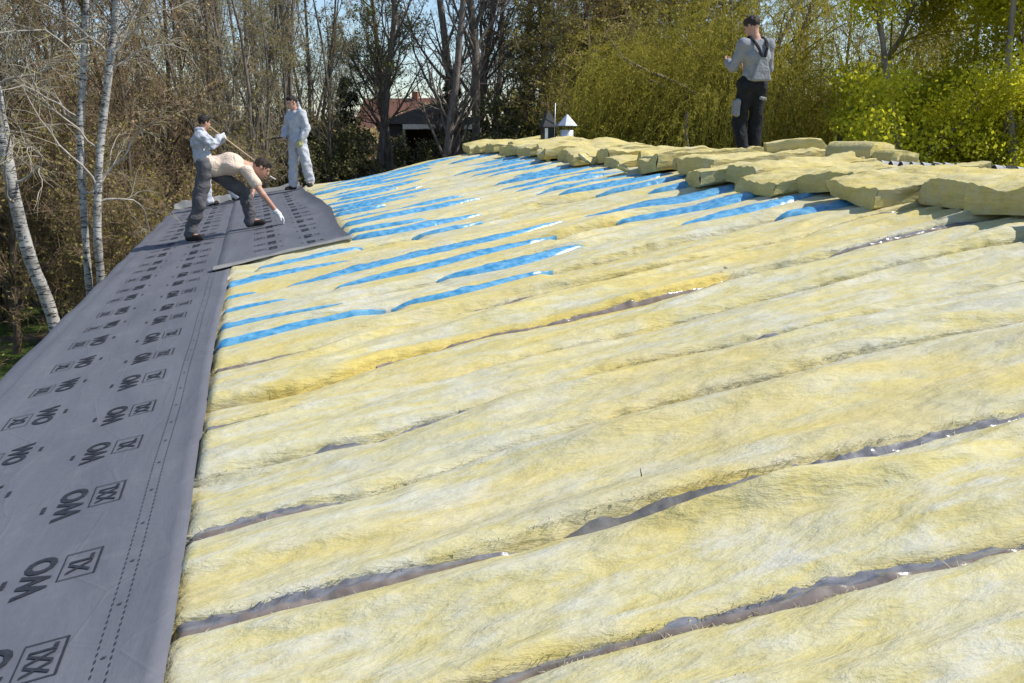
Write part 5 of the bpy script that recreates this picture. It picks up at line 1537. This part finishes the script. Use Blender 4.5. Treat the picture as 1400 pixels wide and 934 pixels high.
# 2. the man bending down on the upper sheet
bx, by = -0.44, 12.12
zb = RZ(bx) + 0.02
def fz(x): return SL*x
m2, a2 = person((bx, by, zb), 'man in a cream shirt and grey trousers bending down to touch the underlay', dict(
    hipL=(-0.13, 0.11, 0.875), hipR=(-0.17, -0.07, 0.885), chest=(0.15, 0.01, 0.915), neck=(0.41, 0.02, 0.865),
    shL=(0.33, 0.17, 0.85), shR=(0.34, -0.14, 0.825), elL=(0.44, 0.26, 0.60), elR=(0.52, -0.22, 0.53),
    wrL=(0.40, 0.22, 0.56), wrR=(0.69, -0.18, 0.285), handL=(-0.1, -0.1, -0.9), handR=(0.7, 0.05, -0.75), palmL=(-0.7, 0, 0), palmR=(-0.7, 0, -0.6), curlL=0.4, curlR=0.45,
    knL=(0.30, 0.14, 0.53), knR=(-0.27, -0.13, 0.44), anL=(0.34, 0.10, fz(0.34)+0.12), anR=(-0.42, -0.10, fz(-0.42)+0.10), toeL=(1, -0.25, 0.16), toeR=(0.8, -0.6, 0.10),
    footupL=(-0.16, 0, 1), footupR=(-0.16, 0, 1),
    head=(0.535, -0.01, 0.865), face=(0.78, -0.12, -0.62), up=(0.60, 0, 0.78)),
    dict(type='two', skin=M['skin'], hair=M['hair_brown'], top=M['tee'], legs=M['trouser_grey'], ease=0.018, sleeve=0.55, hem=0.02, top_name='shirt', gloveR=M['glove'], hand_r=1.05), 200)
q = Sdf(); q.cap((0.625, -0.03, 0.755), (0.69, -0.05, 0.715), 0.007, 0.006)
tag(obj('cigarette', q.mesh('cigarette', 0.003), M['white'], None, (bx, by, zb)), 'thin white cigarette in the mouth of the bending man', 'cigarette')

# 3. the man in a white coverall standing at the far end of the sheet
cx, cy = 0.86, 17.75
zc_ = RZ(cx) + 0.05
m3, a3 = person((cx, cy, zc_), 'man in a white hooded coverall standing upright at the far end of the underlay', dict(
    hipL=(0.01, -0.09, 0.92), hipR=(-0.09, 0.08, 0.92), chest=(-0.04, 0.0, 1.27), neck=(-0.06, 0.0, 1.47),
    shL=(0.06, -0.145, 1.395), shR=(-0.14, 0.15, 1.395), elL=(0.13, -0.20, 1.12), elR=(-0.22, 0.20, 1.13),
    wrL=(0.02, -0.24, 0.93), wrR=(-0.30, 0.02, 0.98), handL=(-0.15, -0.05, -1), handR=(-0.3, -0.9, -0.15), palmL=(-0.5, 0.8, 0), palmR=(0, 0, -1), curlL=0.55, curlR=0.6,
    knL=(0.09, -0.10, 0.50), knR=(-0.13, 0.06, 0.49), anL=(0.16, -0.06, 0.125), anR=(-0.17, 0.02, 0.07), toeL=(-0.3, -0.95, 0), toeR=(-0.8, -0.6, -0.1),
    head=(-0.105, -0.03, 1.615), face=(-0.86, -0.45, -0.18), up=(-0.15, 0, 1)),
    dict(type='coverall', skin=M['skin'], hair=M['hair_dark'], top=M['coverall'], ease=0.026, gloveL=M['glove_y'], hood=0.13), 300)
q = Sdf(); q.cap((-0.33, -0.06, 0.97), (-0.50, -0.10, 0.96), 0.014, 0.018)
tag(obj('hand_tool', q.mesh('hand_tool', 0.005), M['black'], None, (cx, cy, zc_)), 'dark short tool in the hand of the upright coverall man', 'tool')

# 4. the man in a white coverall behind, holding a batten
dx_, dy_ = -0.62, 17.55
zd = RZ(dx_) + 0.02
m4, a4 = person((dx_, dy_, zd), 'man in a white coverall seen from behind, holding a batten over his shoulder', dict(
    hipL=(-0.32, 0.10, 0.82), hipR=(-0.27, -0.08, 0.82), chest=(-0.33, 0.0, 1.16), neck=(-0.26, 0.02, 1.37),
    shL=(-0.27, 0.19, 1.29), shR=(-0.31, -0.17, 1.28), elL=(-0.10, 0.26, 1.12), elR=(-0.10, -0.24, 1.11),
    wrL=(0.06, 0.14, 1.20), wrR=(0.04, -0.10, 1.26), handL=(0.7, -0.4, 0.3), handR=(0.7, 0.4, 0.2), palmL=(0, -1, 0.3), palmR=(0, 1, 0.3), curlL=0.8, curlR=0.8,
    knL=(0.14, 0.12, 0.46), knR=(-0.28, -0.12, 0.45), anL=(0.24, 0.10, fz(0.24)+0.125), anR=(-0.25, -0.10, fz(-0.25)+0.12), toeL=(1, 0.1, 0.16), toeR=(0.9, 0.3, 0.16),
    head=(-0.215, 0.045, 1.515), face=(0.88, 0.42, -0.12), up=(0.08, 0, 1)),
    dict(type='coverall', skin=M['skin'], hair=M['hair_dark'], top=M['coverall'], ease=0.030, gloveL=M['glove'], gloveR=M['glove'], hood=0.03), 400)
m = MB(); m.rod((-0.16, -0.02, 1.465), (0.62, 0.05, 0.82), 0.012, 0.012, 8)
tag(m.build('batten', M['pole_wood'], None, True, (dx_, dy_, zd)), 'pale wooden batten held by the man in the rear', 'batten')
